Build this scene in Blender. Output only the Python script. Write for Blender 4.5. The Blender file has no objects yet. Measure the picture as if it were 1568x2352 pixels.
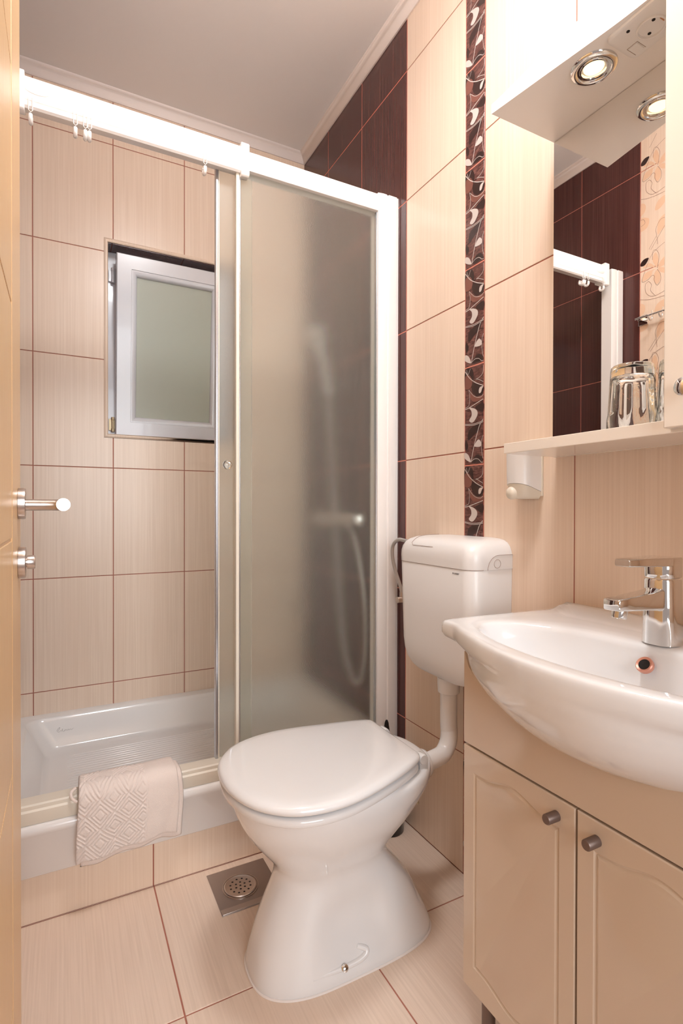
import bpy, bmesh, math, random
from mathutils import Vector, Matrix
random.seed(7)
SC = bpy.context.scene
COL = SC.collection
PI = math.pi

# ------------------------------------------------------------------ camera
def make_camera():
    yaw, pit, rol = math.radians(27.669), math.radians(-0.369), math.radians(-0.1134)
    F = Vector((math.sin(yaw)*math.cos(pit), math.cos(yaw)*math.cos(pit), math.sin(pit)))
    R = Vector((math.cos(yaw), -math.sin(yaw), 0)); U = R.cross(F)
    c, s = math.cos(rol), math.sin(rol)
    R2 = R*c - U*s; U2 = R*s + U*c
    cam = bpy.data.cameras.new('camera'); o = bpy.data.objects.new('camera', cam); COL.objects.link(o)
    m = Matrix((R2, U2, -F)).transposed().to_4x4()
    m.translation = Vector((-0.9397, -2.1485, 0.9694))
    o.matrix_world = m
    cam.sensor_fit = 'HORIZONTAL'; cam.sensor_width = 36; cam.lens = 1216.7*36/1568
    cam.clip_start = 0.01
    SC.camera = o
make_camera()

# ------------------------------------------------------------------ world, exposure, lights
SC.view_settings.view_transform = 'Standard'; SC.view_settings.look = 'None'
SC.view_settings.gamma = 1; SC.view_settings.use_curve_mapping = False
SC.view_settings.exposure = 0.14
W = bpy.data.worlds.new('world'); SC.world = W; W.use_nodes = True
W.node_tree.nodes['Background'].inputs[0].default_value = (0.80, 0.66, 0.60, 1)
W.node_tree.nodes['Background'].inputs[1].default_value = 0.45
SC.cycles.max_bounces = 14; SC.cycles.transmission_bounces = 12; SC.cycles.diffuse_bounces = 6
SC.cycles.glossy_bounces = 6; SC.cycles.transparent_max_bounces = 12
SC.cycles.sample_clamp_indirect = 6.0
LAMP_XY = (-0.56, -1.44)
LAMP_W = 5.5
SPOT_W = 1.2
# added frontal fill light in the hallway outside the open door, behind camera
hl = bpy.data.lights.new('hallway_fill_light', 'AREA'); hl.shape = 'RECTANGLE'; hl.size = 1.3; hl.size_y = 1.5; hl.energy = 40; hl.color = (.93, .97, 1)
ho = bpy.data.objects.new('hallway_fill_light', hl); COL.objects.link(ho); ho.location = (-.75, -3.7, 1.45); ho.rotation_euler = (PI/2, 0, 0)

# ------------------------------------------------------------------ materials
def nm(name):
    m = bpy.data.materials.new(name); m.use_nodes = True
    nt = m.node_tree; b = nt.nodes['Principled BSDF']
    return m, nt, b
def simple(name, col, rough=.4, metal=0, coat=0, spec=.5, bump=None):
    m, nt, b = nm(name)
    b.inputs['Base Color'].default_value = (*col, 1); b.inputs['Roughness'].default_value = rough
    b.inputs['Metallic'].default_value = metal; b.inputs['Coat Weight'].default_value = coat
    b.inputs['Coat Roughness'].default_value = .04
    b.inputs['Specular IOR Level'].default_value = spec
    tc = nt.nodes.new('ShaderNodeTexCoord'); n = nt.nodes.new('ShaderNodeTexNoise')
    n.inputs['Scale'].default_value = bump[0] if bump else 40
    nt.links.new(tc.outputs['Object'], n.inputs['Vector'])
    bp = nt.nodes.new('ShaderNodeBump'); bp.inputs['Strength'].default_value = bump[1] if bump else .02
    bp.inputs['Distance'].default_value = bump[2] if bump else .001
    nt.links.new(n.outputs['Fac'], bp.inputs['Height']); nt.links.new(bp.outputs['Normal'], b.inputs['Normal'])
    return m
def streak(name, c1, c2, scale=(220, 220, 3), rough=.28, bump=.02, c3=None, scale2=(30, 30, .8), lo=.35, hi=.65, coat=0):
    m, nt, b = nm(name); N = nt.nodes; L = nt.links
    tc = N.new('ShaderNodeTexCoord')
    def nz(sc, det):
        mp = N.new('ShaderNodeMapping'); mp.inputs['Scale'].default_value = sc
        L.new(tc.outputs['Object'], mp.inputs['Vector'])
        n = N.new('ShaderNodeTexNoise'); n.inputs['Scale'].default_value = 1; n.inputs['Detail'].default_value = det
        L.new(mp.outputs['Vector'], n.inputs['Vector']); return n
    n1 = nz(scale, 3); n2 = nz(scale2, 2)
    r = N.new('ShaderNodeMapRange'); r.inputs['From Min'].default_value = lo; r.inputs['From Max'].default_value = hi
    L.new(n1.outputs['Fac'], r.inputs['Value'])
    mx = N.new('ShaderNodeMix'); mx.data_type = 'RGBA'
    mx.inputs[6].default_value = (*c1, 1); mx.inputs[7].default_value = (*c2, 1)
    L.new(r.outputs['Result'], mx.inputs[0])
    mx2 = N.new('ShaderNodeMix'); mx2.data_type = 'RGBA'
    r2 = N.new('ShaderNodeMapRange'); r2.inputs['From Min'].default_value = .4; r2.inputs['From Max'].default_value = .7
    r2.inputs['To Max'].default_value = .6
    L.new(n2.outputs['Fac'], r2.inputs['Value']); L.new(r2.outputs['Result'], mx2.inputs[0])
    L.new(mx.outputs[2], mx2.inputs[6]); mx2.inputs[7].default_value = (*(c3 or c2), 1)
    L.new(mx2.outputs[2], b.inputs['Base Color'])
    b.inputs['Roughness'].default_value = rough; b.inputs['Coat Weight'].default_value = coat
    bp = N.new('ShaderNodeBump'); bp.inputs['Strength'].default_value = bump; bp.inputs['Distance'].default_value = .001
    L.new(n1.outputs['Fac'], bp.inputs['Height']); L.new(bp.outputs['Normal'], b.inputs['Normal'])
    return m
def emit(name, col, s):
    m, nt, b = nm(name)
    b.inputs['Base Color'].default_value = (*col, 1)
    b.inputs['Emission Color'].default_value = (*col, 1); b.inputs['Emission Strength'].default_value = s
    return m
def frosted(name, col, rough, ior, bscale, bstr, bdist=.0006):
    m, nt, b = nm(name); N = nt.nodes; L = nt.links
    b.inputs['Base Color'].default_value = (*col, 1); b.inputs['Roughness'].default_value = rough
    b.inputs['Transmission Weight'].default_value = 1; b.inputs['IOR'].default_value = ior
    tc = N.new('ShaderNodeTexCoord'); n = N.new('ShaderNodeTexNoise'); n.inputs['Scale'].default_value = bscale
    n.inputs['Detail'].default_value = 3
    L.new(tc.outputs['Object'], n.inputs['Vector'])
    bp = N.new('ShaderNodeBump'); bp.inputs['Strength'].default_value = bstr; bp.inputs['Distance'].default_value = bdist
    L.new(n.outputs['Fac'], bp.inputs['Height']); L.new(bp.outputs['Normal'], b.inputs['Normal'])
    return m

M = {}
M['tile'] = streak('cream_tile', (.78, .615, .485), (.85, .69, .56), c3=(.80, .63, .495))
M['tile_floor'] = streak('cream_floor_tile', (.73, .58, .47), (.81, .655, .54), scale=(240, 5, 240), scale2=(40, 1.2, 40), rough=.35, c3=(.76, .60, .485))
M['dark'] = streak('dark_brown_tile', (.052, .014, .012), (.105, .034, .030), c3=(.07, .02, .016), rough=.2, lo=.3, hi=.7)
M['grout'] = simple('terracotta_grout', (.40, .15, .105), .8)
M['dgrout'] = simple('coral_grout', (.62, .21, .15), .7)
M['strip'] = streak('strip_tile_wood', (.06, .02, .017), (.20, .085, .07), scale=(30, 60, 200), scale2=(20, 14, 60), rough=.25, c3=(.09, .03, .025))
M['strip_dark'] = simple('strip_dark_leaf', (.035, .014, .012), .3)
M['strip_mid'] = simple('strip_brown_leaf', (.20, .075, .055), .3)
M['strip_light'] = simple('strip_silver_leaf', (.60, .52, .48), .3)
M['petal'] = simple('peach_petal', (.80, .54, .37), .35)
M['sketch'] = simple('sketch_line', (.30, .18, .14), .4)
M['ceiling'] = simple('ceiling_paint', (.93, .91, .905), .85)
M['cove'] = simple('cove_moulding_paint', (.88, .80, .76), .6)
M['white_pl'] = simple('white_plastic', (.82, .805, .80), .28)
M['cream_pl'] = simple('cream_plastic', (.78, .72, .62), .3)
M['rail'] = simple('white_rail_profile', (.92, .89, .87), .25)
M['upvc'] = simple('white_window_profile', (.66, .67, .71), .22, coat=.3)
M['ceramic'] = simple('white_ceramic', (.79, .785, .79), .09, coat=.5)
M['acrylic'] = simple('white_acrylic', (.84, .815, .80), .12, coat=.4)
M['lacquer'] = simple('cream_lacquer', (.62, .50, .39), .16, coat=.4)
M['lacquer_w'] = simple('ivory_lacquer', (.86, .78, .69), .2, coat=.3)
M['lacquer_p'] = simple('white_lacquer', (.87, .835, .81), .25, coat=.2)
M['chrome'] = simple('chrome', (.80, .79, .78), .05, 1)
M['steel'] = simple('brushed_steel', (.60, .53, .49), .28, 1, bump=(260, .08, .0005))
M['drain'] = simple('brushed_drain_steel', (.42, .37, .35), .42, 1, bump=(300, .1, .0005))
M['alu'] = simple('aluminium_edge', (.55, .56, .60), .25, 1)
M['taupe'] = simple('taupe_knob_metal', (.19, .135, .115), .42, .6)
M['black'] = simple('black_plastic', (.010, .008, .008), .12)
M['hole'] = simple('dark_hole', (.012, .008, .007), .8)
M['seam'] = simple('seam_line', (.36, .27, .23), .8)
M['mirror'] = simple('mirror_glass', (.90, .885, .86), .004, 1, bump=(1, 0, 0))
M['rust'] = simple('copper_overflow_ring', (.66, .30, .22), .35, .3)
M['silicone'] = simple('silicone_bead', (.84, .78, .75), .4)
M['ink'] = simple('grey_ink', (.25, .24, .24), .6)
M['faint_ink'] = simple('faint_grey_ink', (.52, .50, .49), .5)
M['brass'] = simple('hinge_brass', (.55, .45, .28), .4, .4)
M['hose'] = simple('braided_hose', (.55, .53, .52), .35, .8, bump=(900, .4, .001))
M['shower_glass'] = frosted('rippled_glass', (.93, .95, .90), .25, 1.30, 480, .5, .0006)
M['clear'] = frosted('clear_glass', (.99, 1, .99), 0.0, 1.48, 1, 0)
M['pane'] = frosted('frosted_window_glass', (.63, .66, .57), .35, 1.3, 500, .25)
M['pane'].node_tree.nodes['Principled BSDF'].inputs['Transmission Weight'].default_value = .35
M['shower_glass'].node_tree.nodes['Principled BSDF'].inputs['Transmission Weight'].default_value = .95
M['night'] = simple('dim_shaft_plaster', (.50, .53, .44), .9)
M['bulb'] = emit('halogen_filament_glow', (1, .80, .42), 2.0)
M['lampglow'] = emit('ceiling_lamp_opal', (.95, .975, 1), 35.0)
M['refl'] = simple('copper_reflector', (.75, .42, .24), .2, 1)
# timber of the door: flat-sawn figure plus pores
def wood():
    m, nt, b = nm('maple_door_foil'); N = nt.nodes; L = nt.links
    tc = N.new('ShaderNodeTexCoord'); mp = N.new('ShaderNodeMapping'); mp.inputs['Scale'].default_value = (1, 5, .9)
    L.new(tc.outputs['Object'], mp.inputs['Vector'])
    wv = N.new('ShaderNodeTexWave'); wv.bands_direction = 'Y'; wv.inputs['Scale'].default_value = 9
    wv.inputs['Distortion'].default_value = 9; wv.inputs['Detail'].default_value = 3; wv.inputs['Detail Scale'].default_value = 1.2
    L.new(mp.outputs['Vector'], wv.inputs['Vector'])
    mx = N.new('ShaderNodeMix'); mx.data_type = 'RGBA'
    mx.inputs[6].default_value = (.72, .47, .235, 1); mx.inputs[7].default_value = (.78, .53, .28, 1)
    L.new(wv.outputs['Fac'], mx.inputs[0]); L.new(mx.outputs[2], b.inputs['Base Color'])
    b.inputs['Roughness'].default_value = .3
    bp = N.new('ShaderNodeBump'); bp.inputs['Strength'].default_value = .35; bp.inputs['Distance'].default_value = .001
    L.new(wv.outputs['Fac'], bp.inputs['Height']); L.new(bp.outputs['Normal'], b.inputs['Normal'])
    return m
M['wood'] = wood()
M['wood_plain'] = streak('maple_stile_foil', (.72, .47, .24), (.78, .53, .285), rough=.3, c3=(.75, .49, .255))
def terry():
    m, nt, b = nm('terry_cloth'); N = nt.nodes; L = nt.links
    b.inputs['Base Color'].default_value = (.86, .75, .69, 1); b.inputs['Roughness'].default_value = .95
    b.inputs['Sheen Weight'].default_value = .4; b.inputs['Specular IOR Level'].default_value = .1
    tc = N.new('ShaderNodeTexCoord'); n = N.new('ShaderNodeTexNoise'); n.inputs['Scale'].default_value = 700
    L.new(tc.outputs['Object'], n.inputs['Vector'])
    bp = N.new('ShaderNodeBump'); bp.inputs['Strength'].default_value = .6; bp.inputs['Distance'].default_value = .002
    L.new(n.outputs['Fac'], bp.inputs['Height']); L.new(bp.outputs['Normal'], b.inputs['Normal'])
    return m
M['terry'] = terry()

# ------------------------------------------------------------------ object helpers
def worldpos(o):
    p = Vector((0, 0, 0))
    while o is not None:
        p += Vector(o.location); o = o.parent
    return p
def obj(name, bm, mats, parent=None, smooth=False, kind=None, bevel=None, auto=40, weld=True, subsurf=0):
    if weld: bmesh.ops.remove_doubles(bm, verts=bm.verts, dist=1e-6)
    bmesh.ops.recalc_face_normals(bm, faces=bm.faces)
    if parent is not None:
        bmesh.ops.translate(bm, verts=bm.verts, vec=-worldpos(parent))
    me = bpy.data.meshes.new(name); bm.to_mesh(me); bm.free()
    if not isinstance(mats, (list, tuple)): mats = [mats]
    for m in mats: me.materials.append(m if not isinstance(m, str) else M[m])
    o = bpy.data.objects.new(name, me); COL.objects.link(o)
    if parent is not None: o.parent = parent
    if kind: o['kind'] = kind
    if bevel:
        bv = o.modifiers.new('bevel', 'BEVEL'); bv.width = bevel; bv.segments = 3; bv.limit_method = 'ANGLE'; bv.angle_limit = math.radians(35)
        smooth = True
    if subsurf:
        s = o.modifiers.new('sub', 'SUBSURF'); s.levels = subsurf; s.render_levels = subsurf
    if smooth:
        for p in me.polygons: p.use_smooth = True
        a = math.radians(auto)
        b2 = bmesh.new(); b2.from_mesh(me)
        for e in b2.edges:
            if len(e.link_faces) == 2 and e.calc_face_angle(0) > a: e.smooth = False
        b2.to_mesh(me); b2.free()
    return o
def thing(name, loc, label, cat, group=None):
    o = bpy.data.objects.new(name, None); COL.objects.link(o); o.location = loc; o.empty_display_size = .05
    return tag(o, label, cat, group)
def tag(o, label, cat, group=None):
    o['label'] = label; o['category'] = cat
    if group: o['group'] = group
    return o
def copy_tree(o, parent=None):
    c = o.copy(); COL.objects.link(c); c.parent = parent
    for ch in list(o.children): copy_tree(ch, c)
    return c
def B(): return bmesh.new()
def box(bm, x0, x1, y0, y1, z0, z1, mi=0):
    v = [bm.verts.new((x, y, z)) for x in (x0, x1) for y in (y0, y1) for z in (z0, z1)]
    for f in ((0, 1, 3, 2), (4, 6, 7, 5), (0, 4, 5, 1), (2, 3, 7, 6), (0, 2, 6, 4), (1, 5, 7, 3)):
        bm.faces.new([v[i] for i in f]).material_index = mi
    return bm
def loft(bm, rings, cap0=True, cap1=True, mi=0, closed=True):
    vr = [[bm.verts.new(p) for p in r] for r in rings]
    n = len(rings[0])
    for a, b in zip(vr[:-1], vr[1:]):
        for i in range(n if closed else n-1):
            j = (i+1) % n
            f = bm.faces.new((a[i], a[j], b[j], b[i])); f.material_index = mi
    if cap0: bm.faces.new(vr[0]).material_index = mi
    if cap1: bm.faces.new(vr[-1]).material_index = mi
    return vr
def frame_axes(d):
    d = Vector(d).normalized()
    up = Vector((0, 0, 1)) if abs(d.z) < .9 else Vector((1, 0, 0))
    a = d.cross(up).normalized(); b = a.cross(d).normalized()
    return a, b
def tube(bm, pts, r, n=16, mi=0, caps=True):
    pts = [Vector(p) for p in pts]
    rs = r if isinstance(r, (list, tuple)) else [r]*len(pts)
    rings = []; prev = None
    for i, p in enumerate(pts):
        d = (pts[min(i+1, len(pts)-1)] - pts[max(i-1, 0)]).normalized()
        if prev is None: a, b = frame_axes(d)
        else:
            a = (prev - d*prev.dot(d)).normalized(); b = a.cross(d).normalized()
        prev = a
        rings.append([p + (a*math.cos(t)+b*math.sin(t))*rs[i] for t in [2*PI*k/n for k in range(n)]])
    loft(bm, rings, caps, caps, mi)
    return bm
def lathe(bm, base, axis, prof, n=40, mi=0, cap0=True, cap1=True):
    base = Vector(base); d = Vector(axis).normalized(); a, b = frame_axes(d)
    rings = [[base + d*h + (a*math.cos(2*PI*k/n)+b*math.sin(2*PI*k/n))*max(r, 1e-5) for k in range(n)] for h, r in prof]
    loft(bm, rings, cap0, cap1, mi)
    return bm
def spline(pts, n, closed=False):
    pts = [Vector(p) for p in pts]; m = len(pts); out = []
    segs = m if closed else m-1
    for i in range(segs):
        g = (lambda k: pts[k % m]) if closed else (lambda k: pts[min(max(k, 0), m-1)])
        p0, p1, p2, p3 = g(i-1), g(i), g(i+1), g(i+2)
        for k in range(n):
            t = k/n
            out.append(.5*((2*p1)+(p2-p0)*t+(2*p0-5*p1+4*p2-p3)*t*t+(3*p1-p0-3*p2+p3)*t**3))
    if not closed: out.append(pts[-1])
    return out
def rrect(cx, cy, hx, hy, r, n=8):
    out = []
    for sx, sy, a0 in ((1, 1, 0), (-1, 1, 90), (-1, -1, 180), (1, -1, 270)):
        for k in range(n+1):
            a = math.radians(a0+90*k/n)
            out.append((cx+sx*(hx-r)+r*math.cos(a), cy+sy*(hy-r)+r*math.sin(a)))
    return out
def ring_radial(poly, c, n):
    """points where n rays from c meet the closed polygon"""
    out = []; m = len(poly)
    for k in range(n):
        a = 2*PI*k/n; dx, dy = math.cos(a), math.sin(a); best = None
        for i in range(m):
            x1, y1 = poly[i][0]-c[0], poly[i][1]-c[1]; x2, y2 = poly[(i+1) % m][0]-c[0], poly[(i+1) % m][1]-c[1]
            ex, ey = x2-x1, y2-y1; den = dx*ey-dy*ex
            if abs(den) < 1e-12: continue
            t = (x1*ey-y1*ex)/den; u = (x1*dy-y1*dx)/den
            if t > 0 and -1e-6 <= u <= 1+1e-6 and (best is None or t > best): best = t
        out.append((c[0]+dx*best, c[1]+dy*best))
    return out

# ------------------------------------------------------------------ tiled walls (one mesh per wall, real tiles standing on the grout bed)
G = .0032   # joint width
TH = .0015
def tile(bm, P, u0, u1, v0, v1, mi, trim=(1, 1, 1, 1)):
    """P(u,v,h) maps wall coordinates to space; trim says which sides (u0,u1,v0,v1) end at a joint"""
    a0 = u0+G/2*trim[0]; a1 = u1-G/2*trim[1]; b0 = v0+G/2*trim[2]; b1 = v1-G/2*trim[3]
    c = .0008
    A = [(a0, b0), (a1, b0), (a1, b1), (a0, b1)]
    I = [(a0+c*trim[0], b0+c*trim[2]), (a1-c*trim[1], b0+c*trim[2]), (a1-c*trim[1], b1-c*trim[3]), (a0+c*trim[0], b1-c*trim[3])]
    r0 = [bm.verts.new(P(u, v, -.0002)) for u, v in A]; r1 = [bm.verts.new(P(u, v, TH-.0005)) for u, v in A]
    r2 = [bm.verts.new(P(u, v, TH)) for u, v in I]
    for p, q in ((r0, r1), (r1, r2)):
        for i in range(4):
            bm.faces.new((p[i], p[(i+1) % 4], q[(i+1) % 4], q[i])).material_index = mi
    bm.faces.new(r2).material_index = mi
def poly(bm, P, pts, h, mi):
    f = bm.faces.new([bm.verts.new(P(u, v, h)) for u, v in pts]); f.material_index = mi
def ribbon(bm, P, pts, w, h, mi, n=6):
    pp = spline([(u, v, 0) for u, v in pts], n)
    L, R = [], []
    for i, p in enumerate(pp):
        d = (pp[min(i+1, len(pp)-1)] - pp[max(i-1, 0)]);
        if d.length < 1e-9: d = Vector((1, 0, 0))
        d.normalize(); q = Vector((-d.y, d.x, 0))*w/2
        L.append(bm.verts.new(P((p+q).x, (p+q).y, h))); R.append(bm.verts.new(P((p-q).x, (p-q).y, h)))
    for i in range(len(L)-1):
        bm.faces.new((L[i], L[i+1], R[i+1], R[i])).material_index = mi
H0, ROW = .319, .400
ROWS = [0, .319, .719, 1.119, 1.519, 1.919, 2.319, 2.49]
ZC = 2.51     # ceiling
YF = -1.98    # entrance wall
XL = -1.14    # left wall

# right wall: three dark columns, cream column, decor strip, cream columns
bm = B(); PR = lambda u, v, h: (-h, u, v)
box(bm, 0, .08, YF, .08, -.05, ZC, 0)
cols = [(-.2382, 0, 2), (-.5083, -.2382, 2), (-.7877, -.5083, 2), (-1.0584, -.7877, 1), (-1.399, -1.1311, 1), (-1.669, -1.399, 1), (YF, -1.669, 1)]
for u0, u1, mi in cols:
    for v0, v1 in zip(ROWS[:-1], ROWS[1:]): tile(bm, PR, u0, u1, v0, v1, mi)
box(bm, -.0009, .001, -1.1311+.001, -.7877-.001+(-.27), 0, 2.49, 3)   # pale joint beside the strip
box(bm, -.0009, .001, -.7877, 0, 0, 2.49, 3)
SH = .2567
def sc(x, y):   # strip sketch coordinates -> wall coordinates relative to tile top
    uu = (x-140)/195.0
    return uu, (y-(470-165*uu))/(1058+35*uu)
sdark = [[(300, 980), (230, 1050), (180, 1130), (180, 1230), (230, 1150), (290, 1060)], [(230, 1400), (270, 1335), (310, 1330), (326, 1400), (330, 1470), (290, 1500), (225, 1516)],
         [(143, 470), (220, 440), (230, 560), (195, 640), (143, 700)], [(250, 830), (330, 740), (332, 830), (290, 850)], [(150, 1240), (180, 1290), (160, 1350), (143, 1320)],
         [(215, 600), (270, 560), (330, 560), (332, 620), (290, 700), (225, 690)]]
smid = [[(145, 560), (190, 520), (220, 570), (200, 650), (145, 690)], [(200, 690), (250, 720), (330, 660), (330, 700), (240, 780), (200, 760)]]
slight = [[(332, 562), (300, 590), (287, 625), (288, 662), (306, 645), (318, 600)], [(190, 872), (235, 852), (270, 862), (272, 910), (240, 990), (212, 1020), (190, 1008), (214, 945), (212, 895)],
          [(292, 1160), (314, 1190), (300, 1232), (246, 1260), (253, 1222), (272, 1180)], [(144, 1388), (172, 1380), (192, 1400), (206, 1452), (144, 1446)]]
sline = [([(143, 505), (195, 550), (260, 566), (333, 556)], 1.6), ([(143, 915), (190, 870), (333, 700)], 1.6), ([(143, 1075), (230, 1025), (333, 935)], 1.0), ([(143, 1086), (236, 1034), (333, 946)], 1.0),
         ([(333, 915), (290, 1020), (238, 1270), (210, 1450)], 1.6), ([(208, 1450), (240, 1400), (280, 1375), (312, 1395), (328, 1450)], 1.0),
         ([(160, 395), (175, 520), (200, 400)], .8), ([(328, 340), (325, 420), (290, 490), (225, 560), (270, 520), (333, 515)], .9), ([(185, 680), (240, 720), (300, 700), (333, 650)], .9), ([(185, 680), (195, 760), (185, 850), (145, 900)], .9),
         ([(333, 1090), (312, 1180), (318, 1290), (333, 1340)], .9)]
k = 0; ztop = 1.853+2*SH
while ztop > -.05 and k < 12:
    z1 = min(ztop, 2.49); z0 = max(ztop-SH, 0)
    if z1-z0 > .02: tile(bm, PR, -1.1311, -1.0584, z0, z1, 4)
    def mp(p, zt=ztop):
        u, v = sc(*p); v = min(max(v, .02), .98); u = min(max(u, .03), .97)
        return (-1.0584-.0727*u, zt-SH*v)
    if z1-z0 > .2:
        for L_, h, mi in ((sdark, TH+.0002, 5), (smid, TH+.0004, 6)):
            for pl in L_: poly(bm, PR, [(q.x, q.y) for q in spline([(*mp(p), 0) for p in pl], 4, True)], h, mi)
        for ln, w in sline: ribbon(bm, PR, [mp(p) for p in ln], w*.0012, TH+.0006, 7)
        for pl in slight: poly(bm, PR, [(q.x, q.y) for q in spline([(*mp(p), 0) for p in pl], 4, True)], TH+.0008, 7)
    ztop -= SH; k += 1
obj('wall_right', bm, ['grout', 'tile', 'dark', 'dgrout', 'strip', 'strip_dark', 'strip_mid', 'strip_light'], kind='structure', weld=False)

# left wall: dark columns, then floral tiles (seen in the mirror)
bm = B(); PL = lambda u, v, h: (XL+h, u, v)
box(bm, XL-.08, XL, YF, .08, -.05, ZC, 0)
for u0, u1 in ((-.2717, 0), (-.543, -.2717), (-.815, -.543)):
    for v0, v1 in zip(ROWS[:-1], ROWS[1:]): tile(bm, PL, u0, u1, v0, v1, 1)
fl = {'petal': [[(-0.881, 2.315), (-0.866, 2.349), (-0.873, 2.37), (-0.881, 2.37), (-0.89, 2.342), (-0.888, 2.318)], [(-0.888, 2.311), (-0.895, 2.328), (-0.91, 2.341), (-0.921, 2.346), (-0.928, 2.32), (-0.903, 2.309)], [(-0.888, 2.305), (-0.903, 2.306), (-0.928, 2.288), (-0.932, 2.273), (-0.901, 2.287)], [(-0.885, 2.304), (-0.896, 2.281), (-0.896, 2.259), (-0.885, 2.247), (-0.872, 2.265), (-0.872, 2.287)], [(-0.879, 2.308), (-0.866, 2.305), (-0.862, 2.289), (-0.844, 2.281), (-0.824, 2.28), (-0.832, 2.302), (-0.851, 2.31)], [(-0.877, 2.315), (-0.855, 2.326), (-0.828, 2.332), (-0.839, 2.342), (-0.858, 2.339)], [(-0.817, 2.187), (-0.825, 2.19), (-0.837, 2.177), (-0.835, 2.155), (-0.821, 2.143), (-0.817, 2.146)], [(-0.817, 2.131), (-0.841, 2.126), (-0.852, 2.113), (-0.845, 2.087), (-0.822, 2.079), (-0.817, 2.086)], [(-0.875, 2.139), (-0.882, 2.165), (-0.9, 2.177), (-0.918, 2.177), (-0.915, 2.155), (-0.893, 2.137)], [(-0.886, 2.039), (-0.886, 2.083), (-0.9, 2.101), (-0.922, 2.105), (-0.926, 2.064), (-0.901, 2.05)]],
      'dark': [[(-0.818, 2.342), (-0.818, 2.354), (-0.832, 2.365), (-0.851, 2.363), (-0.843, 2.347), (-0.832, 2.339)]],
      'line': [[(-0.852, 2.396), (-0.88, 2.435)], [(-0.92, 2.4), (-0.869, 2.376), (-0.843, 2.333), (-0.824, 2.28), (-0.847, 2.277), (-0.864, 2.288), (-0.874, 2.282), (-0.874, 2.264), (-0.885, 2.243), (-0.898, 2.254), (-0.898, 2.28), (-0.885, 2.305)], [(-0.866, 2.349), (-0.868, 2.381), (-0.881, 2.381), (-0.892, 2.359), (-0.89, 2.335), (-0.885, 2.309)], [(-0.878, 2.205), (-0.859, 2.232), (-0.863, 2.252), (-0.851, 2.269), (-0.838, 2.261), (-0.84, 2.231), (-0.859, 2.209), (-0.885, 2.205), (-0.925, 2.214)], [(-0.818, 2.209), (-0.848, 2.199), (-0.885, 2.194), (-0.925, 2.193)], [(-0.859, 1.991), (-0.926, 2.078)], [(-0.818, 2.125), (-0.829, 2.124), (-0.835, 2.107), (-0.818, 2.1)], [(-0.886, 2.002), (-0.882, 2.04), (-0.879, 2.064), (-0.897, 2.092), (-0.922, 2.091)]]}
FW = .262
uc = -.815
while uc > YF+.02:
    ue = max(uc-FW, YF)
    for v0, v1 in zip(ROWS[:-1], ROWS[1:]): tile(bm, PL, ue, uc, v0, v1, 2)
    du = uc+.815
    for kz in range(0, 6):
        dz = -.4*kz
        for nme, mi in (('petal', 3), ('dark', 4)):
            for pl in fl[nme]:
                q = [(u+du, v+dz) for u, v in pl]
                if min(u for u, v in q) < ue or min(v for u, v in q) < .01: continue
                poly(bm, PL, [(s.x, s.y) for s in spline([(u, v, 0) for u, v in q], 4, True)], TH+.0003, mi)
        for pl in fl['line']:
            q = [(u+du, v+dz) for u, v in pl]
            if min(u for u, v in q) < ue or min(v for u, v in q) < .01: continue
            ribbon(bm, PL, q, .0013, TH+.0006, 5)
    uc = ue
obj('wall_left', bm, ['dgrout', 'dark', 'tile', 'petal', 'strip_dark', 'sketch'], kind='structure', weld=False)

# back wall with the window opening
WX0, WX1, WZ0, WZ1 = -.807, -.298, 1.232, 1.970     # outer edge of the tile trim
RX0, RX1, RZ0, RZ1 = -.793, -.312, 1.246, 1.956     # recess
bm = B(); PB = lambda u, v, h: (u, -h, v)
box(bm, XL-.08, RX0, 0, .16, -.05, ZC); box(bm, RX1, .08, 0, .16, -.05, ZC)
box(bm, RX0, RX1, 0, .16, -.05, RZ0); box(bm, RX0, RX1, 0, .16, RZ1, ZC)
cx = [XL, -1.0347, -.7755, -.5163, -.2571, 0]
for u0, u1 in zip(cx[:-1], cx[1:]):
    for v0, v1 in zip(ROWS[:-1], ROWS[1:]):
        if u1 <= WX0 or u0 >= WX1 or v1 <= WZ0 or v0 >= WZ1:
            tile(bm, PB, u0, u1, v0, v1, 1); continue
        ia, ib = max(u0, WX0), min(u1, WX1)
        if u0 < WX0: tile(bm, PB, u0, WX0, v0, v1, 1, (1, 0, 1, 1))
        if u1 > WX1: tile(bm, PB, WX1, u1, v0, v1, 1, (0, 1, 1, 1))
        ta, tb = (0 if u0 < WX0 else 1), (0 if u1 > WX1 else 1)
        if v0 < WZ0: tile(bm, PB, ia, ib, v0, WZ0, 1, (ta, tb, 1, .3))
        if v1 > WZ1: tile(bm, PB, ia, ib, WZ1, v1, 1, (ta, tb, .3, 1))
# tile lining of the recess: dark soffit, cream jambs and sill
for x0, x1 in ((RX0, -.78), (-.777, -.52), (-.517, RX1)): box(bm, x0, x1, .001, .10, RZ1-.003, RZ1, 2)
obj('wall_back', bm, ['grout', 'tile', 'dark'], kind='structure', weld=False)
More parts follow.
